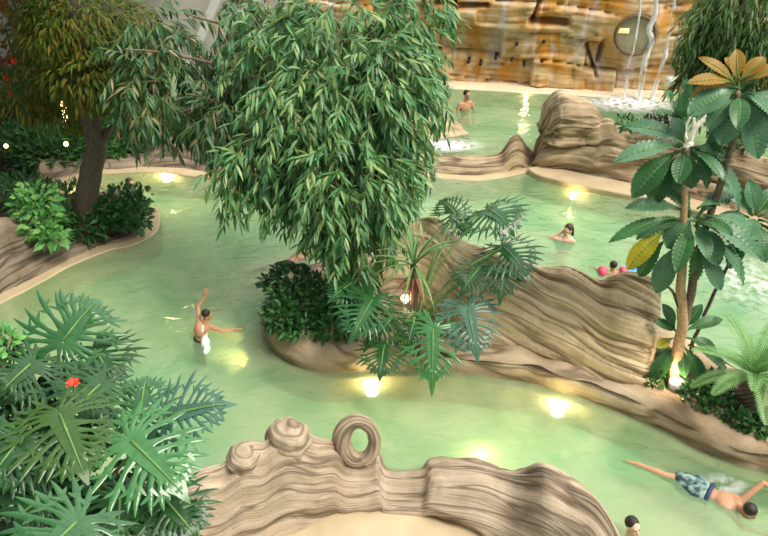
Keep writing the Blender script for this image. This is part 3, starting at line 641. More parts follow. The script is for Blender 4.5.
def sprays(m, tw, c, rad, nspray, L, W, r, nl=(8, 12), tl=(.35, .6), droop=.6, lean=Vector((0, 0, 0)), avoid=None):
    """hanging twigs with whorled narrow leaves through an ellipsoid"""
    for _ in range(nspray):
        while True:
            g = Vector((r.uniform(-1, 1), r.uniform(-1, 1), r.uniform(-1, 1)))
            if g.length < 1 and (g.length > .45 or r.random() < .35): break
        p = c+Vector((g.x*rad[0], g.y*rad[1], g.z*rad[2]))
        if avoid is not None:
            q = p-CAM; zc = q.y*math.cos(TH)-q.z*math.sin(TH); u_, v_ = 384+FPX*q.x/zc, 268-FPX*(q.y*math.sin(TH)+q.z*math.cos(TH))/zc
            if avoid[0] < u_ < avoid[2] and avoid[1] < v_ < avoid[3]: continue
        d = (g*.7+Vector((r.uniform(-.5, .5), r.uniform(-.5, .5), r.uniform(-.5, .1)))+lean-UP*droop).normalized()
        ln = r.uniform(*tl); N = r.randint(*nl); pts = [p]
        for k in range(N):
            t = k/N; q = pts[-1]+d*ln/N; d = (d-UP*.09).normalized(); pts.append(q)
            a = r.uniform(0, 6.283); o = d.orthogonal().normalized(); o = (Matrix.Rotation(a, 3, d) @ o)
            ld = (d*.75+o*.75-UP*.45).normalized()
            narrow(m, q, ld, L*r.uniform(.7, 1.15), W*r.uniform(.8, 1.2), (UP*.6+o*.5+Vector((r.uniform(-.3, .3), r.uniform(-.6, 0), .2))).normalized())
        if tw is not None: tw.tube([pts[0], pts[len(pts)//2], pts[-1]], [.007, .005, .003], 4, False)
def leafball(m, c, rad, n, L, W, r, up=.3, shell=.35, bend=.2):
    for _ in range(n):
        while True:
            g = Vector((r.uniform(-1, 1), r.uniform(-1, 1), r.uniform(-1, 1)))
            if shell < g.length < 1: break
        p = c+Vector((g.x*rad[0], g.y*rad[1], g.z*rad[2])); d = (g.normalized()+Vector((r.uniform(-.7, .7), r.uniform(-.7, .7), r.uniform(-.5, .6)+up))).normalized()
        narrow(m, p, d, L*r.uniform(.7, 1.2), W*r.uniform(.8, 1.2), (UP*.7+g*.6+Vector((r.uniform(-.4, .4), r.uniform(-.5, .2), 0))).normalized(), bend)
def limb(m, pts, r0, r1, n=24, seg=10, wob=.03, sd=0):
    C = spline([list(p) for p in pts], n)
    m.tube([Vector(c)+Vector((wob*nz(i*.3, sd), wob*nz(i*.3, sd+5), 0)) for i, c in enumerate(C)], [r0+(r1-r0)*i/(n-1) for i in range(n)], seg)
def shrub(name, label, base, c, rad, n, L, W, mat, seed, cat='shrub', group=None, up=.3, shell=.35, balls=None):
    r = random.Random(seed); root = empty(name, base, label, cat, group)
    m = MB()
    for cc, rr, nn in ([(c, rad, n)] if balls is None else balls): leafball(m, Vector(cc), rr, nn, L, W, r, up, shell)
    m.obj('foliage', mat, root)
    s = MB(); base = Vector(base)
    for k in range(7):
        a = r.uniform(0, 6.28); q = Vector(c)+Vector((rad[0]*.7*math.cos(a), rad[1]*.7*math.sin(a), rad[2]*r.uniform(-.3, .6)))
        s.tube([base, base.lerp(q, .5)+UP*.05, q], [.014, .010, .004], 5)
    s.obj('stem', M['twig'], root)
    return root
# ------------------------------------------------------------------ the big tree on the island
r = random.Random(11)
TB = P(352, 332, .25); TD = depth(TB)
tree = empty('weeping_tree', TB, 'tall tree with a great curtain of hanging narrow leaves on the pool island', 'tree')
blobs = [  # pixel centre, pixel radii, depth offset, sprays
 (394, 55, 46, 50, -.5, 72), (414, 12, 34, 32, -.4, 38), (345, 40, 66, 50, -.7, 95), (335, 112, 70, 50, -1.0, 110), (390, 120, 40, 46, -.6, 65), (394, 165, 28, 36, -.5, 36),
 (285, 150, 52, 42, -.8, 70), (248, 172, 30, 32, -.7, 30), (352, 180, 60, 42, -1.1, 88), (334, 212, 36, 24, -.9, 40), (374, 200, 26, 30, -.8, 34), (276, 62, 46, 50, -.3, 55),
 (300, 188, 36, 22, -.8, 36), (360, 242, 30, 22, -.8, 22), (330, 240, 14, 18, -.6, 8), (300, 100, 40, 40, -.9, 50), (385, 88, 50, 40, -1.0, 60)]
m = MB(); tw = MB(); cents = []
for px, py, rx, ry, dz, ns in blobs:
    t = TD+dz; k = t/FPX; c = D(px, py, t); cents.append(c)
    sprays(m, tw, c, (rx*k, .62*max(rx, ry)*k, ry*k*1.05), int(ns*1.65), .215, .042, r, droop=.25, tl=(.3, .5))
m.obj('foliage', M['leaf_tree'], tree); 
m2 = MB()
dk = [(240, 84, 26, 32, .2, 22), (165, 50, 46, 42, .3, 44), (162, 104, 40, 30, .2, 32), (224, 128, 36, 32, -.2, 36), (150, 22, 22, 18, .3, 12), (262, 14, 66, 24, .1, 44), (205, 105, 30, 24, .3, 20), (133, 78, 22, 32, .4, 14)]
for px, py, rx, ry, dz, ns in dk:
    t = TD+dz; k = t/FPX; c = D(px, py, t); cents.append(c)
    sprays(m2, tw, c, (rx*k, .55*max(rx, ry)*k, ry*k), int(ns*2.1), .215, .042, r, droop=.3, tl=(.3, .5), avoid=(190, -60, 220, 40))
f2 = m2.obj('foliage', M['leaf_tree_shaded'], tree); f2['label'] = 'brownish foliage of the shaded side, darkened in its colour'
tw.obj('twig', M['twig'], tree)
m = MB(); limb(m, [TB-UP*.1, D(350, 290, TD), D(356, 225, TD), D(372, 160, TD-.1), D(384, 90, TD-.1), D(392, 20, TD), D(396, -60, TD)], .13, .07, 40, 14, .05, 1); m.obj('trunk', M['bark'], tree)
m = MB(); limb(m, [TB+Vector((-.12, .05, -.1)), D(336, 270, TD), D(330, 200, TD+.1), D(312, 120, TD+.1), D(285, 50, TD+.1), D(262, -20, TD+.1)], .10, .05, 40, 12, .05, 8); m.obj('trunk', M['bark'], tree)
for pp in ([(318, 140), (290, 95), (250, 76), (206, 62), (160, 52), (125, 50)], [(372, 160), (340, 130), (290, 150), (250, 170)], [(384, 90), (410, 60), (430, 25)], [(356, 225), (330, 205), (300, 190)], [(285, 50), (240, 30), (190, 15)], [(372, 160), (395, 165), (405, 190)], [(250, 76), (215, 100), (170, 115)]):
    m = MB(); limb(m, [D(px, py, TD+.05-.1*(i > 1)) for i, (px, py) in enumerate(pp)], .045, .012, 20, 8, .04, pp[0][0]); m.obj('branch', M['bark'], tree)
# ------------------------------------------------------------------ undergrowth of the island
def S(px, py, t): return D(px, py, t)
k = TD/FPX
shrub('shrub', 'dense dark shrub under the big tree at the left end of the island', P(312, 330, .25), P(308, 322, .45), (.5, .4, .3), 0, .13, .05, M['leaf_shrub'], 3,
      balls=[(D(298, 304, TD-.15), (.44, .4, .38), 520), (D(330, 298, TD-.1), (.45, .4, .42), 420), (D(282, 316, TD-.3), (.26, .3, .27), 260), (D(335, 322, TD-.35), (.40, .3, .20), 260), (D(300, 326, TD-.4), (.35, .2, .14), 180), (D(290, 280, TD+.1), (.34, .3, .22), 240), (D(273, 284, TD+.1), (.16, .2, .14), 70)])
r = random.Random(5)
pb = P(405, 346, .3); ph = empty('philodendron', pb, 'sprawling plant with cut leaves spilling over the island kerb below the big tree', 'plant')
kd = depth(pb)
PL = [  # attach px,py,t  tip px,py,t  width m, mat
 ((433, 329, kd-.75), (432, 388, kd-1.0), .82, 'philo_bright', .10), ((468, 310, kd-.7), (477, 356, kd-.95), .80, 'philo_blue', .10),
 ((372, 300, kd-.7), (352, 338, kd-1.0), .80, 'philo_mid', .12), ((384, 346, kd-.75), (380, 376, kd-1.1), .70, 'philo_dark', .15),
 ((392, 318, kd-.5), (366, 348, kd-.7), .6, 'philo_dark', .15), ((352, 283, kd-.4), (330, 300, kd-.6), .6, 'philo_mid', .12),
 ((488, 210, kd-.2), (512, 232, kd-.55), .95, 'philo_mid', .3), ((455, 214, kd), (441, 200, kd+.15), .55, 'philo_dark', .1), ((503, 247, kd-.3), (528, 278, kd-.7), .85, 'philo_mid', .2),
 ((480, 268, kd-.4), (462, 292, kd-.7), .7, 'philo_dark', .2), ((505, 268, kd-.45), (500, 300, kd-.8), .62, 'philo_dark', .2), ((458, 222, kd), (466, 234, kd-.1), .4, 'philo_dark', .1), ((415, 318, kd-.6), (408, 345, kd-.8), .5, 'philo_dark', .15),
 ((358, 318, kd-.6), (344, 332, kd-.8), .5, 'philo_dark', .15)]
for a, t, W, mt, ar in PL: philo(ph, D(*a), D(*t), W, M[mt], pb+Vector((r.uniform(-.1, .1), r.uniform(-.1, .1), 0)), r, ar)
# spiky rosette with arching straps
sb = P(416, 349, .3); sc_ = PY(414, 266, sb.y+.08)
sp = empty('spiky_palm', sb, 'spiky rosette plant with arching strap leaves and a reddish dead skirt before the rock hump', 'plant')
m = MB(); limb(m, [sb-UP*.1, sb.lerp(sc_, .5), sc_], .06, .05, 10, 10); m.obj('trunk', M['bark_dark'], sp)
def straps(parent, c, n, L, W, mat, r, elev, name='leaf', sagk=.5):
    for i in range(n):
        a = 2.399*i+r.uniform(-.2, .2); e = R(r.uniform(*elev)); d = Vector((math.cos(a)*math.cos(e), math.sin(a)*math.cos(e), math.sin(e)))
        l_ = L*r.uniform(.75, 1.15); m = MB(); cl = []; N = 9
        p = Vector(c); vs = []; fs = []; s = d.cross(UP)
        if s.length < .05: s = d.orthogonal()
        s.normalize()
        for q in range(N):
            t = q/(N-1); w = W*(.6+.8*t if t < .35 else .9*(1-((t-.35)/.65)**1.6))*.5+.001
            vs += [p-s*w+UP*w*.3, p, p+s*w+UP*w*.3]; p = p+d*l_/(N-1); d = (d-UP*sagk/(N-1)).normalized()
        for q in range(N-1):
            for z in range(2): fs.append((q*3+z, q*3+z+1, q*3+4+z, q*3+3+z))
        mobj(name, vs, fs, mat, parent)
straps(sp, sc_, 30, .82, .038, M['strap'], random.Random(2), (0, 75), sagk=1.3)
straps(sp, sc_-UP*.1, 22, .5, .03, M['strap_dead'], random.Random(3), (-75, -40), 'dead_leaf', sagk=.6)
# ------------------------------------------------------------------ right bed
r = random.Random(8)
b0 = P(673, 381, .26); bd = depth(b0)
bt = empty('broadleaf_tree', b0, 'forked pale-trunked tree with ribbed paddle leaves in three tiers, behind the spotlight', 'tree')
def T_(px, py, dt=0): return D(px, py, bd+dt)
def yd(px, py, dy=0): return PY(px, py, b0.y+dy)      # the tree stands upright in this plane
m = MB(); limb(m, [b0-UP*.1, yd(676, 360), yd(682, 325), yd(681, 290), yd(683, 250), yd(684, 200), yd(688, 150)], .085, .03, 40, 12, .02, 3); m.obj('trunk', M['bark_light'], bt)
m = MB(); limb(m, [yd(682, 328, .02), yd(692, 290, .05), yd(697, 255, .1), yd(710, 215, .15), yd(722, 180, .1), yd(735, 130, .05), yd(738, 92)], .06, .03, 40, 12, .02, 5); m.obj('trunk', M['bark'], bt)
m = MB(); limb(m, [yd(680, 312), yd(673, 292), yd(667, 285), yd(668, 272)], .022, .012, 16, 8, .01, 5); m.obj('branch', M['bark_dark'], bt)
def leaves(parent, L, Y0, nm=None):
    for a, t, W, mt, *ex in L:
        dx, dy = t[0]-a[0], t[1]-a[1]; oy = ex[0] if ex else -.004*max(dy, 0)+.003*max(-dy, 0)
        kw = ex[1] if len(ex) > 1 else {}
        A = PY(a[0], a[1], Y0); T = PY(t[0], t[1], Y0+oy)
        paddle(parent, A, T, W, M[mt], **kw)
Yb = b0.y
def extra(parent, c, n, L, W, r, mats, el=(-35, 35), ph=0):
    for i in range(n):
        a = 2.399*i+ph; e = R(r.uniform(*el)); d = Vector((math.cos(a)*math.cos(e), math.sin(a)*math.cos(e), math.sin(e))); l_ = L*r.uniform(.8, 1.15)
        paddle(parent, c+d*.06, c+d*l_-UP*.12*l_, W*r.uniform(.8, 1.1), M[mats[i % len(mats)]], .28, (UP-d*.2).normalized())
rx_ = random.Random(71)
extra(bt, PY(692, 222, Yb+.08), 11, .62, .24, rx_, ['paddle', 'paddle_dark', 'paddle'])
extra(bt, PY(686, 148, Yb+.08), 8, .52, .22, rx_, ['paddle_dark', 'paddle'], (-40, 0), ph=1)
extra(bt, PY(739, 94, Yb+.1), 9, .55, .24, rx_, ['paddle', 'paddle_dark'], (-45, 10), 2)
leaves(bt, [
 ((692, 220), (668, 248), .34, 'paddle'), ((695, 224), (718, 264), .30, 'paddle'), ((698, 218), (760, 259), .26, 'paddle', -.3), ((703, 216), (758, 240), .26, 'paddle', .1), ((697, 209), (728, 199), .22, 'paddle', .3),
 ((690, 214), (664, 181), .24, 'paddle', .2), ((680, 210), (625, 209), .20, 'paddle', -.1), ((674, 218), (609, 243), .17, 'paddle_dark', -.2), ((666, 230), (627, 270), .24, 'paddle_yellow', -.2), ((668, 238), (640, 276), .24, 'paddle_dark', .1),
 ((680, 240), (657, 292), .27, 'paddle', -.1), ((697, 250), (720, 290), .22, 'paddle', -.2), ((688, 235), (690, 285), .22, 'paddle_dark', .2), ((702, 235), (742, 285), .22, 'paddle', .1), ((676, 200), (634, 188), .16, 'paddle', .3), ((706, 225), (735, 262), .22, 'paddle_dark', .25)], Yb)
leaves(bt, [
 ((681, 146), (614, 163), .22, 'paddle', -.2), ((683, 141), (625, 127), .22, 'paddle', .15), ((676, 152), (633, 198), .30, 'paddle_dark', -.2), ((676, 158), (652, 203), .28, 'paddle_dark', 0), ((686, 153), (691, 188), .24, 'paddle_dark', -.2),
 ((690, 152), (706, 188), .22, 'paddle_dark', .1), ((690, 148), (728, 160), .20, 'paddle', .1), ((694, 148), (737, 212), .24, 'paddle', .25), ((684, 143), (672, 118), .16, 'paddle', .3), ((688, 150), (672, 182), .22, 'paddle', .1)], Yb+.05)
leaves(bt, [
 ((735, 92), (688, 116), .30, 'paddle', -.2), ((737, 98), (721, 145), .30, 'paddle', -.25), ((742, 95), (757, 158), .30, 'paddle', -.2), ((745, 93), (790, 120), .28, 'paddle', 0), ((728, 108), (711, 158), .18, 'paddle_dark', .2),
 ((741, 90), (757, 66), .20, 'paddle', .2), ((745, 98), (775, 150), .26, 'paddle', .1), ((738, 88), (702, 92), .2, 'paddle', .25), ((740, 102), (744, 150), .24, 'paddle_dark', .3),
 ((734, 84), (698, 58), 0.135, 'paddle_orange', .1), ((733, 84), (687, 84), 0.165, 'paddle_orange', -.1), ((731, 86), (690, 98), 0.150, 'paddle_orange', .1), ((736, 82), (737, 50), 0.165, 'paddle_orange', .2), ((740, 82), (765, 58), 0.165, 'paddle_orange', .1), ((743, 84), (785, 66), 0.150, 'paddle_orange', .0), ((740, 80), (726, 58), 0.120, 'paddle_orange', .35)], Yb+.05)
# second, thinner tree
b1 = P(693, 352, .26)
b1 = PY(692, 366, Yb+.35); b1.z = .25
st = empty('sapling', b1, 'thin leaning stem with a tuft of grey-green leaves, right of the forked trunk', 'tree')
def y1(px, py, dy=0): return PY(px, py, b1.y+dy)
m = MB(); limb(m, [b1, y1(692, 345), y1(706, 312), y1(718, 285), y1(730, 262), y1(750, 225)], .028, .018, 30, 10, .015, 9); m.obj('trunk', M['bark_dark'], st)
leaves(st, [((752, 216), (722, 184), .22, 'paddle', .2), ((755, 214), (748, 180), .22, 'paddle', .1), ((756, 216), (775, 190), .22, 'paddle_dark', .2), ((758, 220), (790, 240), .24, 'paddle_dark', 0), ((752, 222), (765, 262), .24, 'paddle', -.2), ((748, 222), (730, 268), .22, 'paddle', -.1), ((756, 222), (782, 262), .22, 'paddle_dark', .2), ((750, 226), (741, 250), .2, 'paddle_dark', .2)], b1.y-.02)
extra(st, PY(753, 218, b1.y+.02), 8, .55, .2, rx_, ['paddle_dark', 'paddle'])
# rosette at the foot of the trunk
b2 = PY(684, 362, Yb+.1); b2.z = .27
rp_ = empty('broadleaf_rosette', b2, 'low rosette of long glossy leaves, one of them yellow, at the forked trunk foot', 'plant')
leaves(rp_, [((678, 345), (651, 382), .22, 'paddle_dark', -.2), ((682, 345), (703, 384), .20, 'paddle_dark', -.25), ((684, 332), (722, 320), .18, 'paddle_dark', .1), ((686, 338), (716, 352), .18, 'paddle_dark', -.1), ((674, 328), (662, 304), .16, 'paddle', .1), ((676, 332), (653, 322), .16, 'paddle_dark', 0),
 ((673, 338), (656, 348), .14, 'paddle_yellow', -.1, dict(arch=.05)), ((688, 345), (726, 372), .18, 'paddle_dark', 0), ((684, 330), (702, 305), .16, 'paddle_dark', .15), ((682, 348), (684, 378), .16, 'paddle_dark', -.3)], b2.y)
m = MB(); limb(m, [b2-UP*.1, PY(681, 340, b2.y)], .04, .03, 8, 8); m.obj('stem', M['stalk'], rp_)
# cycad
b3 = P(746, 412, .25); top = PY(753, 376, b3.y+.02)
cy = empty('cycad', b3, 'small cycad with a dark shaggy trunk and arching pale green fronds at the right edge', 'palm')
m = MB(); C = spline([list(p) for p in (b3-UP*.1, b3.lerp(top, .5), top)], 22)
vs = []; fs = []; ns_ = 22
for i, c in enumerate(C):
    for j in range(ns_):
        a = 2*math.pi*j/ns_; rr = (.155 if i < 18 else .155-.02*(i-17))*(1+.16*(((i+j) % 2)-.5)+.05*nz(i, j)); vs.append(Vector(c)+Vector((rr*math.cos(a), rr*math.sin(a), 0)))
for i in range(21):
    for j in range(ns_): fs.append((i*ns_+j, i*ns_+(j+1) % ns_, (i+1)*ns_+(j+1) % ns_, (i+1)*ns_+j))
fs.append(tuple(21*ns_+j for j in range(ns_))); mobj('trunk', vs, fs, M['bark_dark'], cy, smooth=False)
def frond(parent, c, az, el, L, r, mat, W=.16, n=26, sagk=1.2):
    d = Vector((math.cos(az)*math.cos(el), math.sin(az)*math.cos(el), math.sin(el))); p = Vector(c); m = MB(); N = n; pts = []
    for q in range(N+1):
        pts.append(p); t = q/N
        s = d.cross(UP); s = s.normalized() if s.length > .05 else d.orthogonal().normalized(); n_ = s.cross(d)
        if t > .08:
            w = W*(math.sin(math.pi*min(1, t*.85+.12)))**.6
            for sg in (-1, 1): narrow(m, p, (s*sg+d*.75+n_*.25).normalized(), w, .022, n_, .1)
        p = p+d*L/N; d = (d-UP*sagk/N).normalized()
    m.tube(pts, [.010*(1-.7*i/N) for i in range(N+1)], 5)
    return m.obj('frond', mat, parent)
for i in range(20):
    frond(cy, top, 2.399*i, R(75-4.4*(i % 20)*.8), r.uniform(.72, .92), r, M['frond'])
# bedding shrubs along the kerb
shrub('bedding_shrub', 'low dark bedding plants between the spotlight and the cycad', P(705, 405, .25), P(706, 398, .35), (.3, .25, .12), 0, .10, .045, M['leaf_shrub'], 23,
      balls=[(P(700, 396, .38), (.26, .24, .13), 170), (P(722, 405, .38), (.28, .24, .14), 190), (P(716, 385, .4), (.25, .25, .16), 160), (P(690, 392, .34), (.15, .15, .10), 80)])
shrub('bedding_shrub', 'low glossy green bedding plants right in front of the cycad trunk', P(750, 424, .25), P(750, 420, .35), (.25, .2, .1), 0, .11, .05, M['leaf_shrub'], 24,
      balls=[(P(738, 420, .36), (.17, .16, .10), 110), (P(756, 426, .38), (.2, .16, .12), 130), (P(772, 426, .38), (.2, .2, .14), 120)])
shrub('bedding_shrub', 'dark bedding plants at the right end of the rock slab, left of the spotlight', P(655, 385, .25), P(654, 378, .35), (.2, .2, .14), 0, .11, .045, M['leaf_shrub'], 25,
      balls=[(P(652, 378, .36), (.13, .16, .14), 110), (P(664, 362, .4), (.2, .2, .16), 120)])
# ------------------------------------------------------------------ foreground plant at lower left
r = random.Random(17)
fb = Vector((-2.75, 4.15, 1.28)); fg = empty('philodendron', fb, 'huge plant with glossy deeply cut leaves filling the lower left corner', 'plant')
FL = [((63, 341, 6.5), (96, 302, 6.75), .86, 'philo_mid', .10, None), ((60, 415, 5.6), (84, 474, 5.3), .80, 'philo_olive', .10, None), ((131, 441, 5.5), (183, 494, 5.35), .80, 'philo_bright', .08, None),
      ((168, 416, 5.9), (228, 404, 5.9), .62, 'philo_blue', .10, None), ((76, 523, 5.0), (40, 560, 4.8), .8, 'philo_mid', .1, None), ((140, 415, 6.1), (146, 378, 6.3), .6, 'philo_mid', .1, None),
      ((165, 500, 5.6), (195, 535, 5.5), .62, 'philo_dark', .1, None), ((30, 365, 6.3), (2, 392, 6.1), .7, 'philo_dark', .1, None), ((100, 385, 6.2), (75, 410, 6.0), .7, 'philo_dark', .1, None), ((120, 500, 5.6), (118, 545, 5.4), .8, 'philo_dark', .1, None),
      ((20, 440, 5.5), (-10, 480, 5.3), .7, 'philo_dark', .1, None), ((95, 350, 6.6), (112, 380, 6.4), .7, 'philo_dark', .15, None), ((40, 500, 5.5), (15, 520, 5.4), .6, 'philo_dark', .1, None)]
for a, t, W, mt, ar, lb_ in FL: philo(fg, D(*a), D(*t), W, M[mt], fb+Vector((r.uniform(-.15, .15), r.uniform(-.15, .15), 0)), r, ar, basearch=.2)
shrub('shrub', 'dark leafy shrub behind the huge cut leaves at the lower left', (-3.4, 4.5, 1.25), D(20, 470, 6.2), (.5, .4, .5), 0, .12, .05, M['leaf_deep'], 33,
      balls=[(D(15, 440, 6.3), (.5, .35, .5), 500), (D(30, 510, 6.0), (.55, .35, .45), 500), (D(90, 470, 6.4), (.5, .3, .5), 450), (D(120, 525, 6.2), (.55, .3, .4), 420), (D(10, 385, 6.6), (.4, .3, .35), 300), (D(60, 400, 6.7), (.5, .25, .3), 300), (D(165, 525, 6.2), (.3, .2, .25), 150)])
shrub('shrub', 'small bright green leafy sprig at the left edge above the huge cut leaves', D(2, 400, 6.4), D(3, 345, 6.4), (.12, .12, .16), 120, .09, .045, M['leaf_bright'], 34)
m = MB(); c = D(73, 384, 5.9)
for k in range(9):
    a = k*.7; narrow(m, c, Vector((math.cos(a), math.sin(a), .5+.3*(k % 2))), .07, .05, UP, .3)
fl = empty('flower', c, 'single orange-red flower among the huge cut leaves', 'flower'); m.obj('petal', M['red'], fl); m = MB(); m.tube([c, c-UP*.25, c-UP*.7], .006, 5); m.obj('stem', M['stalk'], fl)
m = MB(); c = D(34, 500, 5.6)
for k in range(7):
    a = k*.9; narrow(m, c, Vector((math.cos(a), math.sin(a), .5)), .025, .02, UP, .3)
fl = empty('flower', c, 'tiny dark red flower low among the leaves at the bottom left', 'flower'); m.obj('petal', M['red'], fl); m = MB(); m.tube([c, c-UP*.4], .005, 5); m.obj('stem', M['stalk'], fl)
# ------------------------------------------------------------------ left island plants
r = random.Random(29)
lt = P(88, 226, .26); ld = depth(lt)
t2 = empty('shade_tree', lt, 'dark forked tree with brownish feathery foliage on the left rock planter', 'tree')
def l_(px, py, dy=0): return PY(px, py, lt.y+dy)
m = MB(); limb(m, [lt-UP*.1, l_(87, 200), l_(90, 175), l_(97, 140), l_(84, 105), l_(80, 60), l_(76, 0), l_(74, -60)], .22, .09, 40, 14, .05, 4); m.obj('trunk', M['bark_dark'], t2)
m = MB(); limb(m, [l_(95, 145), l_(110, 132), l_(121, 122), l_(114, 105), l_(112, 80), l_(118, 30)], .09, .04, 30, 10, .04, 4); m.obj('branch', M['bark_dark'], t2)
m = MB(); limb(m, [l_(80, 50), l_(100, 30), l_(118, 15)], .05, .02, 16, 8, .04, 4); m.obj('branch', M['bark_dark'], t2)
m = MB(); limb(m, [l_(12, 50, 1.5), l_(18, 30, 1.5), l_(10, -20, 1.5)], .04, .02, 16, 8, .04, 4); m.obj('branch', M['bark_dark'], t2)
m = MB(); k = ld/FPX
for px, py, rx, ry, dy, n in [(70, 20, 55, 36, 0, 900), (58, 60, 38, 36, .2, 700), (88, 72, 42, 34, -.3, 750), (115, 30, 40, 34, .5, 600), (30, 95, 34, 26, .3, 420), (70, 110, 34, 18, .3, 300), (120, 75, 26, 26, .2, 300), (48, 12, 20, 28, .6, 260)]:
    leafball(m, l_(px, py, dy), (rx*k, .8*rx*k, ry*k), int(n*1.5), .15, .034, r, -.5, .1, .4)
m.obj('foliage', M['leaf_olive'], t2)
shrub('shrub', 'bright shrub of rounded light green leaves leaning over the left rock planter', P(20, 245, .3), D(40, 215, ld-.9), (.5, .3, .5), 0, .16, .085, M['leaf_bright'], 41,
      balls=[(D(38, 200, ld-.9), (.38, .3, .30), 130), (D(42, 222, ld-1.0), (.36, .3, .30), 130), (D(52, 236, ld-1.05), (.26, .25, .20), 80), (D(30, 208, ld-.8), (.28, .25, .28), 60)])
shrub('shrub', 'dark rounded shrub on the tip of the left rock planter, in front of the bather', P(122, 222, .27), D(122, 210, ld), (.5, .4, .35), 0, .15, .07, M['leaf_shrub'], 42,
      balls=[(D(118, 206, ld), (.48, .4, .36), 330), (D(134, 214, ld-.1), (.30, .3, .30), 180), (D(104, 215, ld-.1), (.35, .3, .28), 200), (D(138, 196, ld+.1), (.24, .24, .18), 90)])
shrub('shrub', 'very dark undergrowth bush at the foot of the dark forked tree', P(60, 232, .27), D(70, 215, ld), (.5, .4, .35), 0, .2, .05, M['leaf_night'], 43,
      balls=[(D(62, 222, ld-.1), (.4, .35, .35), 260), (D(85, 226, ld-.2), (.4, .3, .25), 220), (D(70, 200, ld+.6), (.5, .4, .35), 260), (D(25, 192, ld+.6), (.6, .4, .35), 300), (D(0, 205, ld+.3), (.4, .4, .35), 200)])
fx = [(8, 152, -1.0, 'dark bush by the left garden lamp', 'leaf_night', 1.0), (48, 150, -1.0, 'dark bush between the two small garden lamps', 'leaf_night', 1.0), (86, 146, -.75, 'dark bush just behind the forked tree trunk', 'leaf_night', 1.0), (118, 140, -.3, 'dark green bush on the left bank, right of the forked trunk', 'leaf_shrub', .8), (20, 120, 2, 'dark bush with red blossoms above the left garden lamp', 'leaf_night', 1.3), (80, 112, 2.2, 'dark bush beside the glowing lantern', 'leaf_night', 1.2), (162, 128, .4, 'dark green bush under the hanging leaves on the left bank', 'leaf_shrub', 1.0), (215, 128, .4, 'dark bush under the big tree branches beside the bank wall', 'leaf_shrub', 1.0)]
FY = P(100, 165).y
for i, (px, py, dy, lab, mt, sc) in enumerate(fx):
    c = PY(px, py, FY+.95+dy); kk = depth(c)/FPX; b = Vector((c.x, c.y, .16)); c.z = max(c.z, .36)
    bush = shrub('bush', lab, b, c, (34*kk*sc, .6, 26*kk*sc), 620, .26, .06, M[mt], 60+i, 'bush', 'dark bushes of the left bank', up=.5, shell=.1)
    if 'blossoms' in lab: bloom = bush
for i, (px, py) in enumerate(((14, 60), (8, 78), (11, 93), (42, 106))):
    c = PY(px, py, FY+1.6); m = MB()
    for q in range(10):
        a = q*.63; narrow(m, c, Vector((math.cos(a), -.5, math.sin(a))), .10, .08, Vector((0, -1, 0)), .1)
    m.obj('blossom', M['red'], bloom)['label'] = 'red blossom'
for i, (px, py, rx, ry, lab) in enumerate(((58, 60, 46, 70, 'dark background tree behind the forked tree at the upper left'), (118, 70, 46, 66, 'dark background tree between the forked tree and the hanging leaves'), (276, 78, 46, 60, 'dark background tree behind the middle of the big hanging tree'))):
    c = PY(px, py, 19.5+.1*i); kk = depth(c)/FPX; b = Vector((c.x, c.y, .55)); root = empty('background_tree', b, lab, 'tree', 'dark trees at the far left wall')
    m = MB()
    for q in range(7):
        g = Vector((r.uniform(-.6, .6)*rx*kk, r.uniform(-.5, .5), r.uniform(-.7, .6)*ry*kk)); leafball(m, c+g, (.5*rx*kk, .6, .45*ry*kk), 420, .24, .06, r, -.4, .1, .4)
    m.obj('foliage', M['leaf_olive' if i < 2 else 'leaf_night'], root); m = MB(); limb(m, [b-UP*.1, b.lerp(c, .6), c], .10, .05, 16, 8, .05, i); m.obj('trunk', M['bark_dark'], root)
# yellow and pink leaf patch behind
c = PY(6, 30, 20.5); r = random.Random(3); m = MB(); leafball(m, c, (.9, .3, 1.3), 260, .28, .2, r); yb = empty('yellow_leafage', Vector((c.x, c.y, .5)), 'yellow and pink climber at the top left corner', 'leafage')
m.obj('foliage', leafmat('leafage', [(.55, .32, .06), (.62, .42, .16), (.5, .16, .12), (.4, .28, .06)], .6, .3), yb)
m = MB(); limb(m, [Vector((c.x, c.y, .5)), c], .04, .02); m.obj('stem', M['bark_dark'], yb)
# ------------------------------------------------------------------ upper right: weeping dark tree, palm, dark shrub, pale stump
r = random.Random(37)
rb = PY(745, 135, P(745, 217).y+1.6); rb.z = .6
rt = empty('weeping_tree', rb, 'dark dense tree of fine hanging leaves at the upper right beside the cliff', 'tree')
m = MB(); tw = MB()
for px, py, rx, ry, dy, n in [(735, 20, 44, 36, 1.2, 120), (765, 10, 40, 40, 1.0, 80), (712, 40, 26, 34, 1.4, 70), (745, 66, 44, 34, 1.0, 120), (705, 78, 18, 22, 1.3, 40), (772, 60, 40, 40, .8, 70), (722, 5, 30, 26, 1.6, 50)]:
    c = PY(px, py, rb.y+dy); kk = depth(c)/FPX
    sprays(m, tw, c, (rx*kk, .7*rx*kk, ry*kk), n, .24, .045, r, (9, 13), (.5, .8), .9)
m.obj('foliage', leafmat('leaf_pine', [(.05, .13, .035), (.08, .18, .04), (.12, .20, .05), (.045, .12, .05)], .5, .25, .3), rt); tw.obj('twig', M['twig'], rt)
m = MB(); limb(m, [rb-UP*.1, PY(748, 80, rb.y+.9), PY(745, 10, rb.y+1.2), PY(742, -60, rb.y+1.2)], .14, .08, 20, 10, .05); m.obj('trunk', M['bark_dark'], rt)
Yr = P(670, 197).y+.95
pb_ = PY(678, 132, Yr); pp = empty('young_palm', pb_, 'young green palm on the boulder wall in front of the waterfall splash', 'palm')
for i in range(13):
    frond(pp, pb_+UP*.25, 2.399*i, R(20+5*(i % 13)), r.uniform(.6, .95), r, M['palm'], .24, 18, .9)
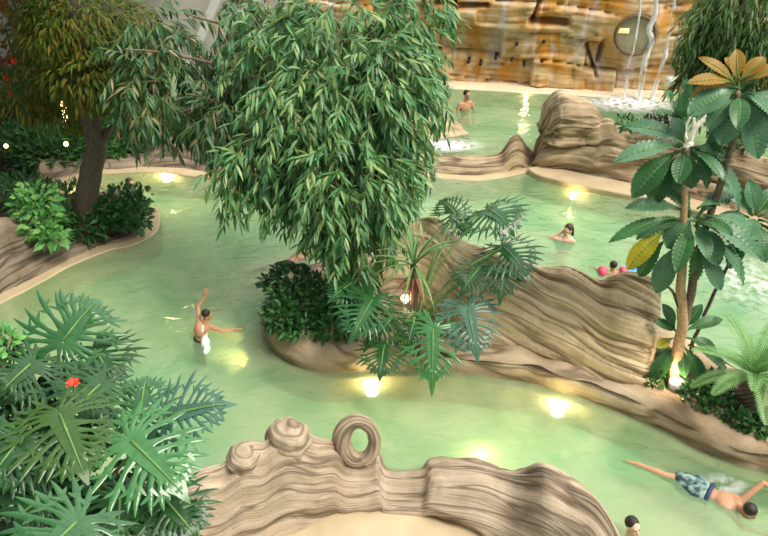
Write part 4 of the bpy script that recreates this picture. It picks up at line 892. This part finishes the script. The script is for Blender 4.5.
m = MB(); limb(m, [pb_-UP*.15, pb_+UP*.28], .05, .03, 8, 8); m.obj('trunk', M['bark_dark'], pp)
shrub('shrub', 'dark purplish shrub on the boulder wall below the splash', PY(660, 138, Yr-.1), PY(662, 126, Yr-.1), (.42, .3, .22), 260, .16, .05, M['purple'], 71, shell=.1)
shrub('shrub', 'small dark green shrub on the boulder wall next to its tall head', PY(626, 130, Yr-.5), PY(626, 123, Yr-.4), (.20, .2, .14), 110, .12, .045, M['leaf_night'], 72, shell=.1)
shrub('shrub', 'green shrub on the boulder wall at the right edge under the paddle leaves', PY(738, 148, Yr-1.2), PY(742, 138, Yr-1.0), (.5, .3, .24), 260, .15, .055, M['leaf_shrub'], 73, shell=.1)
sy = P(672, 203).y+.25
sp0 = PY(672, 204, sy); sp0.z = .1
bs = empty('bare_tree', sp0, 'bare bleached white stem forking into an arching branch, before the boulder wall', 'tree')
m = MB(); limb(m, [sp0, PY(674, 185, sy), PY(682, 165, sy+.05), PY(689, 142, sy+.1)], .13, .075, 20, 12, .03, 6); m.obj('trunk', M['bark_pale'], bs)
for pp_, a, b in (([(689, 144), (694, 130), (702, 121), (710, 115), (715, 121), (717, 131)], .06, .035), ([(689, 142), (693, 130), (694, 118)], .04, .025), ([(687, 140), (685, 130), (690, 117)], .035, .02)):
    m = MB(); limb(m, [PY(px, py, sy+.1) for px, py in pp_], a, b, 24, 10, .01); m.obj('branch', M['bark_pale'], bs)
# ------------------------------------------------------------------ people
def cap(m, p0, r0, p1, r1, n=12):
    p0 = Vector(p0); p1 = Vector(p1); d = p1-p0
    if d.length < 1e-5: d = Vector((0, 0, 1e-4))
    t = d.normalized(); pts = []; rad = []
    for k in range(5):
        a = R(-85+21*k); pts.append(p0+t*math.sin(a)*r0); rad.append(max(.001, math.cos(a)*r0))
    for k in range(5):
        a = R(1+21*k); pts.append(p1+t*math.sin(a)*r1); rad.append(max(.001, math.cos(a)*r1))
    m.tube(pts, rad, n)
def remesh(name, m, vox, mat, parent, smooth=4):
    me = bpy.data.meshes.new('tmp'); me.from_pydata([tuple(v) for v in m.v], [], m.f)
    o = bpy.data.objects.new('tmp', me); COL.objects.link(o)
    md = o.modifiers.new('r', 'REMESH'); md.mode = 'VOXEL'; md.voxel_size = vox; md.use_smooth_shade = True
    sm = o.modifiers.new('s', 'SMOOTH'); sm.factor = .5; sm.iterations = smooth
    dg = bpy.context.evaluated_depsgraph_get(); ev = o.evaluated_get(dg); e = ev.to_mesh()
    vs = [v.co[:] for v in e.vertices]; fs = [tuple(p.vertices) for p in e.polygons]
    ev.to_mesh_clear(); bpy.data.objects.remove(o); bpy.data.meshes.remove(me)
    return mobj(name, vs, fs, mat, parent)
def frame(f, u):
    f = Vector(f).normalized(); u = Vector(u); u = (u-f*u.dot(f)).normalized(); r_ = f.cross(u)
    return Matrix((r_, f, u)).transposed()
def hand(m, w, d, nrm, s, curl=.25, side=1):
    """palm and five fingers from wrist w along d, palm facing nrm"""
    d = Vector(d).normalized(); nrm = Vector(nrm); nrm = (nrm-d*nrm.dot(d)).normalized(); a = d.cross(nrm)*side
    pc = w+d*.045*s
    for k in (-1, 0, 1): cap(m, w+a*.014*k*s, .017*s, w+d*.085*s+a*.026*k*s, .015*s, 8)
    for k, ln in ((-1.5, .062), (-.5, .076), (.5, .072), (1.5, .055)):
        b = w+d*.088*s+a*.0195*k*s; d1 = (d+a*.07*k).normalized(); q = b+d1*ln*.5*s; q2 = q+(d1+nrm*curl).normalized()*ln*.5*s
        cap(m, b, .0095*s, q, .0088*s, 8); cap(m, q, .0088*s, q2, .0075*s, 8)
    b = w+d*.025*s-a*.024*s; q = b+(d*.6-a*.7+nrm*.2).normalized()*.04*s; cap(m, b, .012*s, q, .0105*s, 8); cap(m, q, .0105*s, q+(d*.85-a*.35+nrm*.3).normalized()*.03*s, .009*s, 8)
def figure(name, label, J, s=1.0, skin='skin', hair='hair', vox=.009, hairlong=0, face=True):
    root = empty(name, J['root'], label, 'person')
    m = MB(); pel, nk, hd = Vector(J['pelvis']), Vector(J['neck']), Vector(J['head'])
    up = (nk-pel).normalized(); fw_ = Vector(J['front']); B = frame(fw_, up); rt = B.col[0]; fr = B.col[1]; up = B.col[2]
    Ln = (nk-pel).length
    m.ell(pel, (.145*s, .095*s, .11*s), B); m.ell(pel+up*Ln*.32, (.118*s, .082*s, .13*s), B)
    m.ell(pel+up*Ln*.64, (.150*s, .100*s, .16*s), B); cap(m, pel, .085*s, pel+up*Ln*.8, .075*s)
    H = frame(J['face'], J.get('headup', up)); hf = H.col[1]; hr = H.col[0]; hu = H.col[2]
    cap(m, nk-up*.04*s, .056*s, hd-hu*.05*s-hf*.01*s, .050*s)
    m.ell(hd+hu*.018*s-hf*.008*s, (.072*s, .090*s, .090*s), H); m.ell(hd-hu*.045*s+hf*.022*s, (.054*s, .066*s, .068*s), H)
    m.ell(hd-hu*.100*s+hf*.062*s, (.022*s, .020*s, .016*s), H)
    cap(m, hd+hf*.082*s+hu*.008*s, .008*s, hd+hf*.098*s-hu*.026*s, .014*s, 8)
    cap(m, hd+hf*.082*s-hu*.062*s-hr*.014*s, .010*s, hd+hf*.082*s-hu*.062*s+hr*.014*s, .010*s, 8)
    for g in (-1, 1):
        m.ell(hd+hr*.074*s*g-hu*.008*s-hf*.008*s, (.010*s, .020*s, .031*s), H, 10, 8)
        cap(m, hd+hr*.018*s*g+hf*.080*s+hu*.030*s, .010*s, hd+hr*.042*s*g+hf*.070*s+hu*.028*s, .009*s, 8)
    for q in ('l', 'r'):
        g = 1 if q == 'r' else -1
        sh = Vector(J['sh_'+q]); cap(m, nk-up*.07*s, .062*s, sh, .052*s)
        cap(m, pel+up*Ln*.62+rt*g*.07*s, .085*s, sh, .05*s)
        el, wr = Vector(J['el_'+q]), Vector(J['wr_'+q])
        cap(m, sh, .050*s, sh.lerp(el, .45), .044*s); cap(m, sh.lerp(el, .4), .045*s, el, .035*s); cap(m, el, .036*s, el.lerp(wr, .35), .036*s); cap(m, el.lerp(wr, .3), .036*s, wr, .024*s)
        hd_ = Vector(J.get('hd_'+q, wr-el)); hand(m, wr, hd_, J.get('hn_'+q, -UP), s, J.get('curl_'+q, .25), side=g)
        if 'kn_'+q in J:
            hip = pel+rt*g*.085*s-up*.02*s; kn, an = Vector(J['kn_'+q]), Vector(J['an_'+q])
            cap(m, hip, .082*s, hip.lerp(kn, .5), .068*s); cap(m, hip.lerp(kn, .45), .069*s, kn, .050*s)
            cap(m, kn, .051*s, kn.lerp(an, .35), .053*s); cap(m, kn.lerp(an, .3), .053*s, an, .033*s)
            td = Vector(J.get('toe_'+q, fr)).normalized(); cap(m, an-td*.03*s-up*.03*s, .032*s, an+td*.10*s-up*.04*s, .030*s); cap(m, an+td*.09*s-up*.04*s, .030*s, an+td*.17*s-up*.045*s, .018*s)
    body = remesh('body', m, vox*max(s, .7), M[skin], root)
    h = MB(); rr = random.Random(len(label))
    h.ell(hd+hu*.043*s-hf*.030*s, (.081*s, .090*s, .082*s), H, 28, 18)
    if hairlong:
        for k in range(9):
            a = (k-4)/4; p0 = hd+hu*.03*s-hf*.06*s+hr*.055*a*s; cap(h, p0, .034*s, p0-hu*hairlong*s-hf*(.03-.02*abs(a))*s+hr*.01*a*s, .020*s, 8)
    h.v = [tuple(Vector(v)*1.0+Vector((nz(v[0]*40, v[1]*40, v[2]*40),)*3)*.004*s) for v in h.v]
    h.obj('hair', M[hair], root)
    if face:
        for g in (-1, 1):
            e = MB(); e.ell(hd+hr*.030*s*g+hf*.0795*s+hu*.012*s, (.012*s, .008*s, .006*s), H, 10, 8); e.obj('eye', M['black'], root)
        e = MB(); cap(e, hd+hf*.091*s-hu*.062*s-hr*.018*s, .0045*s, hd+hf*.091*s-hu*.062*s+hr*.018*s, .0045*s, 8); e.obj('mouth', M['lip'], root)
    J['B'] = B; J['Ln'] = Ln
    return root
def trunks(root, J, s, mat, name='shorts', reach=.6, lab=None):
    m = MB(); pel = Vector(J['pelvis']); B = J['B']; rt, fr, up = B.col[0], B.col[1], B.col[2]
    m.ell(pel+up*.03*s, (.158*s, .110*s, .12*s), B)
    for q, g in (('l', -1), ('r', 1)):
        if 'kn_'+q in J:
            hip = pel+rt*g*.085*s-up*.02*s; cap(m, hip, .097*s, hip.lerp(Vector(J['kn_'+q]), reach), .090*s)
    o = remesh(name, m, .011, mat, root, 2)
    if lab: o['label'] = lab
    return o
UPV = Vector((0, 0, 1))
def stand(neck, head, front, s):
    n = Vector(neck); f = Vector(front).normalized(); r_ = f.cross(UPV)
    J = dict(root=n-UPV*.5, pelvis=n-UPV*.54*s, neck=n, head=head, front=front)
    for q, g in (('l', -1), ('r', 1)):
        sh = n+r_*.165*g*s-UPV*.065*s; el = sh+r_*.10*g*s+f*.03*s-UPV*.24*s; J['sh_'+q] = sh; J['el_'+q] = el; J['wr_'+q] = el+f*.12*s-r_*.08*g*s-UPV*.16*s
        hip = J['pelvis']+r_*.08*g*s; J['kn_'+q] = hip+f*.03*s-UPV*.40*s; J['an_'+q] = hip-UPV*.78*s-f*.04*s
    return J
# boy wading with a raised arm
J = dict(root=P(204, 345, -.2), pelvis=P(199, 342, -.06), neck=P(205, 323, .28), head=P(207, 315.5, .40), front=(.75, .35, -.1), face=(.9, .1, -.3),
         sh_l=P(199, 321.5, .28), el_l=P(198, 306, .46), wr_l=P(206, 296, .60), hd_l=(.12, .1, .9), hn_l=(0, 1, 0), sh_r=P(210, 326.5, .24), el_r=P(222, 331, .10), wr_r=P(234, 329.5, .06), hd_r=(1, .1, 0),
         kn_l=P(197, 362, -.45), an_l=P(203, 372, -.80), kn_r=P(205, 364, -.45), an_r=P(209, 378, -.80))
boy = figure('person', 'child wading in the pool with one arm raised, in black trunks and a white top', J, .80)
trunks(boy, J, .80, M['black'], 'trunks', .35)
m = MB(); B = J['B']; rt, fr, up = B.col; pe = Vector(J['pelvis']); L_ = J['Ln']
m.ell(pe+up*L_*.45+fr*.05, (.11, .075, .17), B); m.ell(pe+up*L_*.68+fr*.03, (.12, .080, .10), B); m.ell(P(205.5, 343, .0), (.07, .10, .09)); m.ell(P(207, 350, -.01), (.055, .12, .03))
o = remesh('top', m, .011, M['white'], boy, 2); o['label'] = 'white patch over the torso'  # white patch over the torso and the water beside it
# swimmer, front crawl, at lower right
a = P(742, 506, -.02); b = P(700, 488, -.06); ax = (a-b).normalized(); 
J = dict(root=P(710, 492, -.1), pelvis=P(699, 489.5, -.04), neck=P(739, 507, -.025), head=P(749.5, 512, .05), front=(0, 0, -1), face=(.75, -.35, -.55), headup=(.3, -.2, .9),
         sh_l=P(741, 500.5, .02), el_l=P(763, 483, .22), wr_l=P(778, 491, .06), hd_l=(1, -.3, -.5), hn_l=(0, 0, -1),
         sh_r=P(733, 515, -.06), el_r=P(742, 527, -.16), wr_r=P(760, 532, -.18), hd_r=(1, -.1, 0), hn_r=(0, 0, -1),
         kn_l=P(666, 476, -.03), an_l=P(639, 465, -.015), toe_l=(-1, .35, -.1), kn_r=P(672, 480, -.10), an_r=P(651, 470, -.1), toe_r=(-1, .4, -.2))
sw = figure('person', 'swimmer doing front crawl in grey-green patterned shorts at the lower right', J, .92)
pm, nt, n, l = nodes('pattern_cloth'); b_ = n.new('ShaderNodeBsdfPrincipled'); o_ = n.new('ShaderNodeOutputMaterial'); l.new(b_.outputs[0], o_.inputs[0])
tc = n.new('ShaderNodeTexCoord'); ns = n.new('ShaderNodeTexNoise'); ns.inputs['Scale'].default_value = 11; ns.inputs['Detail'].default_value = 2; l.new(tc.outputs['Object'], ns.inputs['Vector'])
rp = ramp(n, [(.40, (.02, .05, .06)), (.48, (.13, .22, .20)), (.6, (.27, .40, .35))]); l.new(ns.outputs[0], rp.inputs[0]); l.new(rp.outputs[0], b_.inputs['Base Color']); b_.inputs['Roughness'].default_value = .7
o = trunks(sw, J, 1.08, pm, 'shorts', .55); o['label'] = 'grey-green patterned shorts'
m = MB(); B = J['B']; rt, fr, up = B.col; pe = Vector(J['pelvis'])
m.tube([pe+up*.118+(rt*.146*math.cos(q)+fr*.098*math.sin(q)) for q in [2*math.pi*k/28 for k in range(29)]], .026, 8, False); m.obj('waistband', plain('navy', (.03, .05, .12), .7), sw)
# man's head at the bottom edge
J = stand(P(628, 541, -.02), P(633, 527, .15), (.35, -.9, 0), .92); J.update(face=(.35, -.85, .12), headup=(0, .1, 1))
figure('person', 'short-haired person whose head shows at the bottom edge beside the grey wall', J, .92, 'skin_pale', 'hair', .008)
# woman with hands at her face
J = dict(root=P(563, 245, -.4), pelvis=P(565, 237.5, .06)+Vector((-.03, .03, -.52)), neck=P(565, 237.5, .06), head=P(568, 230, .20), front=(-.5, -.85, 0), face=(-.75, -.6, -.25),
         sh_r=P(556, 239, .0), el_r=P(550, 238, -.01), wr_r=P(562, 232.5, .13), hd_r=(.5, 0, .5), hn_r=(0, 1, 0), sh_l=P(573, 241.5, .0), el_l=P(570, 243, -.05), wr_l=P(566.5, 235, .12), hd_l=(.1, 0, 1), hn_l=(0, 1, 0),
         kn_l=P(566, 258, -.85), an_l=P(572, 262, -.9), kn_r=P(556, 258, -.85), an_r=P(560, 262, -.9))
wo = figure('person', 'dark-haired person in a turquoise bikini with both hands at the face', J, .98, 'skin_pale', 'hair_brown', .010, .17)
m = MB(); B = J['B']; rt, fr, up = B.col; nk = Vector(J['neck'])
for g in (-1, 1): m.ell(nk-up*.135+rt*g*.075+fr*.085, (.068, .055, .055), B)
m.tube([nk-up*.15+(rt*.160*math.cos(q)+fr*.112*math.sin(q)) for q in [2*math.pi*k/28 for k in range(29)]], .014, 6, False)
m.obj('bikini_top', M['turquoise'], wo)
# child with pink arm bands seen from behind
J = dict(root=P(612, 275, -.3), pelvis=P(613, 271.5, .03)+Vector((.02, -.03, -.42)), neck=P(613, 271.5, .03), head=P(613, 265.5, .13), front=(-.1, 1, 0), face=(-.1, 1, -.1),
         sh_l=P(609, 273, .0), el_l=P(600, 271.5, .02), wr_l=P(594, 268, -.02), hd_l=(-1, .4, 0), sh_r=P(617, 273, .0), el_r=P(625, 272, .02), wr_r=P(631, 269, -.02), hd_r=(1, .4, 0), kn_l=P(611, 290, -.6), an_l=P(611, 294, -.8), kn_r=P(617, 290, -.6), an_r=P(617, 294, -.8))
ch = figure('person', 'small child with pink arm bands seen from behind near the rock slab', J, .80, 'skin', 'hair', .010, face=False)
for q in ('l', 'r'):
    m = MB(); a, b = Vector(J['sh_'+q]), Vector(J['el_'+q]); d = (b-a).normalized(); m.tube([a.lerp(b, t) for t in (.38, .42, .55, .72, .95, 1.12, 1.18)], [.05, .085, .105, .108, .105, .085, .05], 14); m.obj('arm_band', M['pink'], ch)
o = trunks(ch, J, .7, M['blue'], 'swim_trunks', .3)
c = P(630, 270, .03); m = MB(); B_ = frame((1, 0, .1), UPV)
m.tube([c+Vector((.13*math.cos(q), .10*math.sin(q), 0)) for q in [2*math.pi*k/24 for k in range(25)]], .055, 12, False)
tag(m.obj('swim_ring', M['blue'], origin=c), 'pale blue swim ring floating by the child with pink arm bands', 'swim ring')
# bather at the far pool
J = stand(P(465.5, 101, .22), P(467, 95, .38), (.4, -.9, 0), 1.0); J.update(face=(.5, -.8, -.05))
figure('person', 'bare-chested bather standing in the far pool below the cliff', J, 1.0, 'skin', 'hair', .011)
# bather behind the dark shrub
J = stand(P(130, 189.5, .0), P(130, 183.5, .14), (.6, -.7, 0), .95); J.update(face=(.75, -.6, -.1))
figure('person', 'bather whose head shows above the dark shrub on the left rock planter', J, .95, 'skin', 'hair_brown', .011)
# swimmer half hidden by the hanging leaves
J = dict(root=P(290, 266, -.2), pelvis=P(287, 266.5, -.03), neck=P(305, 254, -.03), head=P(311.5, 248, .05), front=(0, 0, -1), face=(.7, .5, -.4), headup=(.3, .2, .9),
         sh_l=P(299, 253, -.03), el_l=P(306, 243, -.06), wr_l=P(316, 238, -.08), hd_l=(1, .4, 0), hn_l=(0, 0, -1), sh_r=P(310, 258, -.03), el_r=P(322, 257, -.1), wr_r=P(332, 251, -.12), hd_r=(1, .4, 0), hn_r=(0, 0, -1),
         kn_l=P(268, 268, -.10), an_l=P(253, 271, -.14), toe_l=(-1, -.1, -.1), kn_r=P(270, 276, -.05), an_r=P(253, 285, -.05), toe_r=(-1, -.5, -.1))
un = figure('person', 'swimmer in dark trunks with trailing legs, half hidden behind the hanging leaves', J, .92, 'skin', 'hair', .010)
trunks(un, J, .95, M['black'], 'trunks', .3)
# ------------------------------------------------------------------ foam and painted water glints
foam = watermat('foam', .40)
def foam_glint_patch(c, rx, ry, lab, dens=.8, z=.03):
    vs = []; fs = []; n1, n2 = 8, 40; c = Vector(c)
    for i in range(n1+1):
        for j in range(n2):
            a = 2*math.pi*j/n2; k = i/n1*(1+.25*nz(math.cos(a)*2+c.x, math.sin(a)*2+c.y)); x, y = rx*k*math.cos(a), ry*k*math.sin(a); vs.append((c.x+x, c.y+y, z+.025*nz((c.x+x)*6, (c.y+y)*6)))
    for i in range(n1):
        for j in range(n2): fs.append((i*n2+j, i*n2+(j+1) % n2, (i+1)*n2+(j+1) % n2, (i+1)*n2+j))
    return tag(mobj('foam', vs, fs, foamb if dens > .8 else foam, origin=c), lab, 'foam', kind='stuff')
def foam2():
    m = watermat('foam_dense', .45001); n = m.node_tree.nodes
    for q in n:
        if q.type == 'VALTORGB': q.color_ramp.elements[0].position = .30; q.color_ramp.elements[1].position = .52; q.color_ramp.elements[1].color = (.95, .95, .95, 1)
    return m
def fade(m):
    nt = m.node_tree; n, l = nt.nodes, nt.links
    tc = n.new('ShaderNodeTexCoord'); vm = n.new('ShaderNodeVectorMath'); vm.operation = 'DISTANCE'; vm.inputs[1].default_value = (.5, .5, .5)
    mp = n.new('ShaderNodeMapping'); mp.inputs['Scale'].default_value = (1, 1, 0); mp.inputs['Location'].default_value = (0, 0, .5)
    l.new(tc.outputs['Generated'], mp.inputs[0]); l.new(mp.outputs[0], vm.inputs[0])
    mr = n.new('ShaderNodeMapRange'); mr.inputs['From Min'].default_value = .12; mr.inputs['From Max'].default_value = .48; mr.inputs['To Min'].default_value = 1; mr.inputs['To Max'].default_value = 0
    l.new(vm.outputs['Value'], mr.inputs[0])
    for q in n:
        if q.type == 'MIX_SHADER':
            src = q.inputs[0].links[0].from_socket; mu = n.new('ShaderNodeMath'); mu.operation = 'MULTIPLY'; l.new(src, mu.inputs[0]); l.new(mr.outputs[0], mu.inputs[1]); l.new(mu.outputs[0], q.inputs[0])
    return m
foamb = fade(foam2()); fade(foam)
foam_glint_patch(P(630, 103), 1.7, .9, 'white foam where the falling water meets the far pool', 1)
foam_glint_patch(P(442, 146), 1.1, .5, 'white foam behind the low curved rock wall', 1)
foam_glint_patch(P(752, 285), .9, 1.1, 'white patch painted for glints on the water behind the cycad', .5)  # foam material painted here in place of daylight glints on the water
foam_glint_patch(P(722, 487), .42, .22, 'white splash around the front crawl swimmer', .5)
# ------------------------------------------------------------------ lamps
def point(loc, w, col, r=.05):
    d = bpy.data.lights.new('lamp_light', 'POINT'); d.energy = w; d.color = col; d.shadow_soft_size = r
    o = bpy.data.objects.new('lamp_light', d); o.location = loc; COL.objects.link(o); return o
WARM = (1, .78, .40)
def pool_lamp(px, py, lab, w=60, rad=.085, zt=-.12):
    c = P(px, py, zt); root = empty('pool_lamp', P(px, py, -.95) if False else Vector((c.x, c.y, -.6)), lab, 'lamp', 'underwater pool lamps')
    m = MB(); m.tube([Vector((c.x, c.y, -.5)), Vector((c.x, c.y, zt-.09)), Vector((c.x, c.y, zt-.07)), Vector((c.x, c.y, zt-.03)), Vector((c.x, c.y, zt-.01))], [.02, .02, rad*.7, rad*1.2, rad*1.15], 20); m.obj('housing', M['lampwhite'], root)
    m = MB(); m.ell(Vector((c.x, c.y, zt)), (rad, rad, .03), None, 20, 10); m.obj('lens', M['flame'], root)
    p = point((c.x, c.y, zt+.07), w, WARM, .04); p.parent = root; p.location = Vector((c.x, c.y, zt+.07))-root.location
    return root
pool_lamp(372, 392, 'bright underwater lamp in front of the island kerb, below the big tree', 11, .085)
pool_lamp(557, 412, 'bright underwater lamp in front of the rock slab kerb', 11, .085)
pool_lamp(167, 180, 'bright underwater lamp by the far left bank wall', 26, .085)
pool_lamp(573, 198, 'small underwater lamp in front of the boulder wall', 9, .06, -.10)
pool_lamp(526, 97, 'tiny underwater lamp in the far pool under the cliff', 3, .05, -.05)
pool_lamp(480, 466, 'underwater lamp just behind the grey wall at the bottom, mostly hidden by it', 8, .05, -.2)
c = P(263, 349, -.2); root = empty('pool_lamp', c, 'underwater lamp on the left end of the island kerb, lighting the pool floor yellow', 'lamp', 'underwater pool lamps')
ax_ = Vector((-1, .0, -.08)).normalized(); m = MB(); m.tube([c-ax_*-.0+ax_*.02, c-ax_*.05, c-ax_*.12], [.07, .075, .05], 16); m.obj('housing', M['lampwhite'], root)
d = bpy.data.lights.new('lamp_light', 'SPOT'); d.energy = 330; d.color = (1, .74, .30); d.spot_size = R(110); d.spot_blend = 1; d.shadow_soft_size = .05
o = bpy.data.objects.new('lamp_light', d); COL.objects.link(o); o.parent = root; o.location = ax_*.05; o.rotation_euler = ax_.to_track_quat('-Z', 'Y').to_euler()
pool_lamp(80, 196, 'underwater lamp behind the left rock planter', 8, .05)
# spotlight in the right bed
c = P(675, 390, .27); root = empty('spotlight', c, 'round white spotlight standing in the bed beside the pale forked trunk', 'lamp')
m = MB(); up_ = Vector((-.05, -.15, 1)).normalized()
m.tube([c, c+up_*.10, c+up_*.15, c+up_*.152, c+up_*.12], [.095, .105, .108, .092, .09], 28); m.obj('housing', M['lampwhite'], root)
m = MB(); m.tube([c+up_*.125, c+up_*.147], [.092, .092], 28); m.obj('lens', plain('spot_lens', (1, .95, .9), .4, 0, emit=(1, .88, .74), es=4.0), root)
p = point(c+up_*.26+Vector((.0, .05, 0)), 9, (1, .74, .45), .06); p.parent = root; p.location = p.location-root.location
# lamp among the leaves of the island
c = D(405, 300, kd-.35); root = empty('spotlight', c, 'glowing white lamp tucked among the leaves below the spiky rosette', 'lamp')
m = MB(); m.tube([c-UP*.35, c-UP*.05], [.02, .02], 8); m.tube([c-UP*.06, c+UP*.02], [.05, .06], 16); m.obj('housing', M['lampwhite'], root)
m = MB(); m.ell(c+UP*.03, (.055, .055, .05)); m.obj('bulb', M['flame'], root)
p = point(c+UP*.12-Vector((-.03, .12, 0)), 3, (1, .78, .5), .05); p.parent = root; p.location = p.location-root.location
# garden lamps of the left bank
for px, py, lab, r_, w in ((6, 146, 'small glowing garden lamp at the left edge', .045, 3), (66, 144, 'small glowing garden lamp among the dark bushes', .05, 3)):
    c = PY(px, py, FY-.62); root = empty('garden_lamp', Vector((c.x, c.y, .5)), lab, 'lamp', 'garden lamps of the left bank')
    m = MB(); m.tube([Vector((c.x, c.y, .4)), c], .015, 8); m.obj('post', M['black'], root); m = MB(); m.ell(c, r_); m.obj('globe', M['flame_soft'], root)
c = PY(64, 110, FY+.4); root = empty('lantern', Vector((c.x, c.y, .5)), 'tall narrow lantern glowing yellow between the dark trunks', 'lamp')
m = MB(); m.tube([Vector((c.x, c.y, .4)), c-UP*.26], .02, 8); m.tube([c-UP*.26, c-UP*.24], .08, 8); m.tube([c+UP*.24, c+UP*.30], [.08, .02], 8); m.obj('post', M['black'], root)
m = MB(); m.tube([c-UP*.24, c+UP*.24], [.05, .05], 10); m.obj('glass', M['flame_soft'], root)
# ------------------------------------------------------------------ daylight from the glazed roof
w = bpy.data.worlds.new('world'); scene.world = w; w.use_nodes = True
nt = w.node_tree; n = nt.nodes; l = nt.links; n.clear()
bg = n.new('ShaderNodeBackground'); o = n.new('ShaderNodeOutputWorld'); l.new(bg.outputs[0], o.inputs[0])
tc = n.new('ShaderNodeTexCoord'); dt = n.new('ShaderNodeVectorMath'); dt.operation = 'DOT_PRODUCT'; dt.inputs[1].default_value = Vector((.45, .55, .7)).normalized()
l.new(tc.outputs['Generated'], dt.inputs[0]); rp = ramp(n, [(.0, (.30, .32, .34)), (.55, (.55, .57, .58)), (.9, (2.0, 2.0, 1.95))]); l.new(dt.outputs['Value'], rp.inputs[0]); l.new(rp.outputs[0], bg.inputs[0]); bg.inputs[1].default_value = .9
def sun(rot, e, ang, col):
    d = bpy.data.lights.new('sun', 'SUN'); d.energy = e; d.angle = R(ang); d.color = col
    o = bpy.data.objects.new('sun', d); o.rotation_euler = rot; COL.objects.link(o)
    return o
sun(Vector((-.48, .34, -.80)).to_track_quat('-Z', 'Y').to_euler(), 2.6, 25, (1, .93, .81))
scene.view_settings.view_transform = 'Standard'; scene.view_settings.look = 'None'
scene.view_settings.exposure = 0.6; scene.view_settings.gamma = 1; scene.view_settings.use_curve_mapping = False
scene.cycles.max_bounces = 6; scene.cycles.diffuse_bounces = 3; scene.cycles.transparent_max_bounces = 12; scene.cycles.transmission_bounces = 4; scene.cycles.glossy_bounces = 2
scene.cycles.caustics_reflective = False; scene.cycles.caustics_refractive = False; scene.cycles.sample_clamp_indirect = 4
scene.cycles.use_denoising = True
bpy.context.view_layer.update()
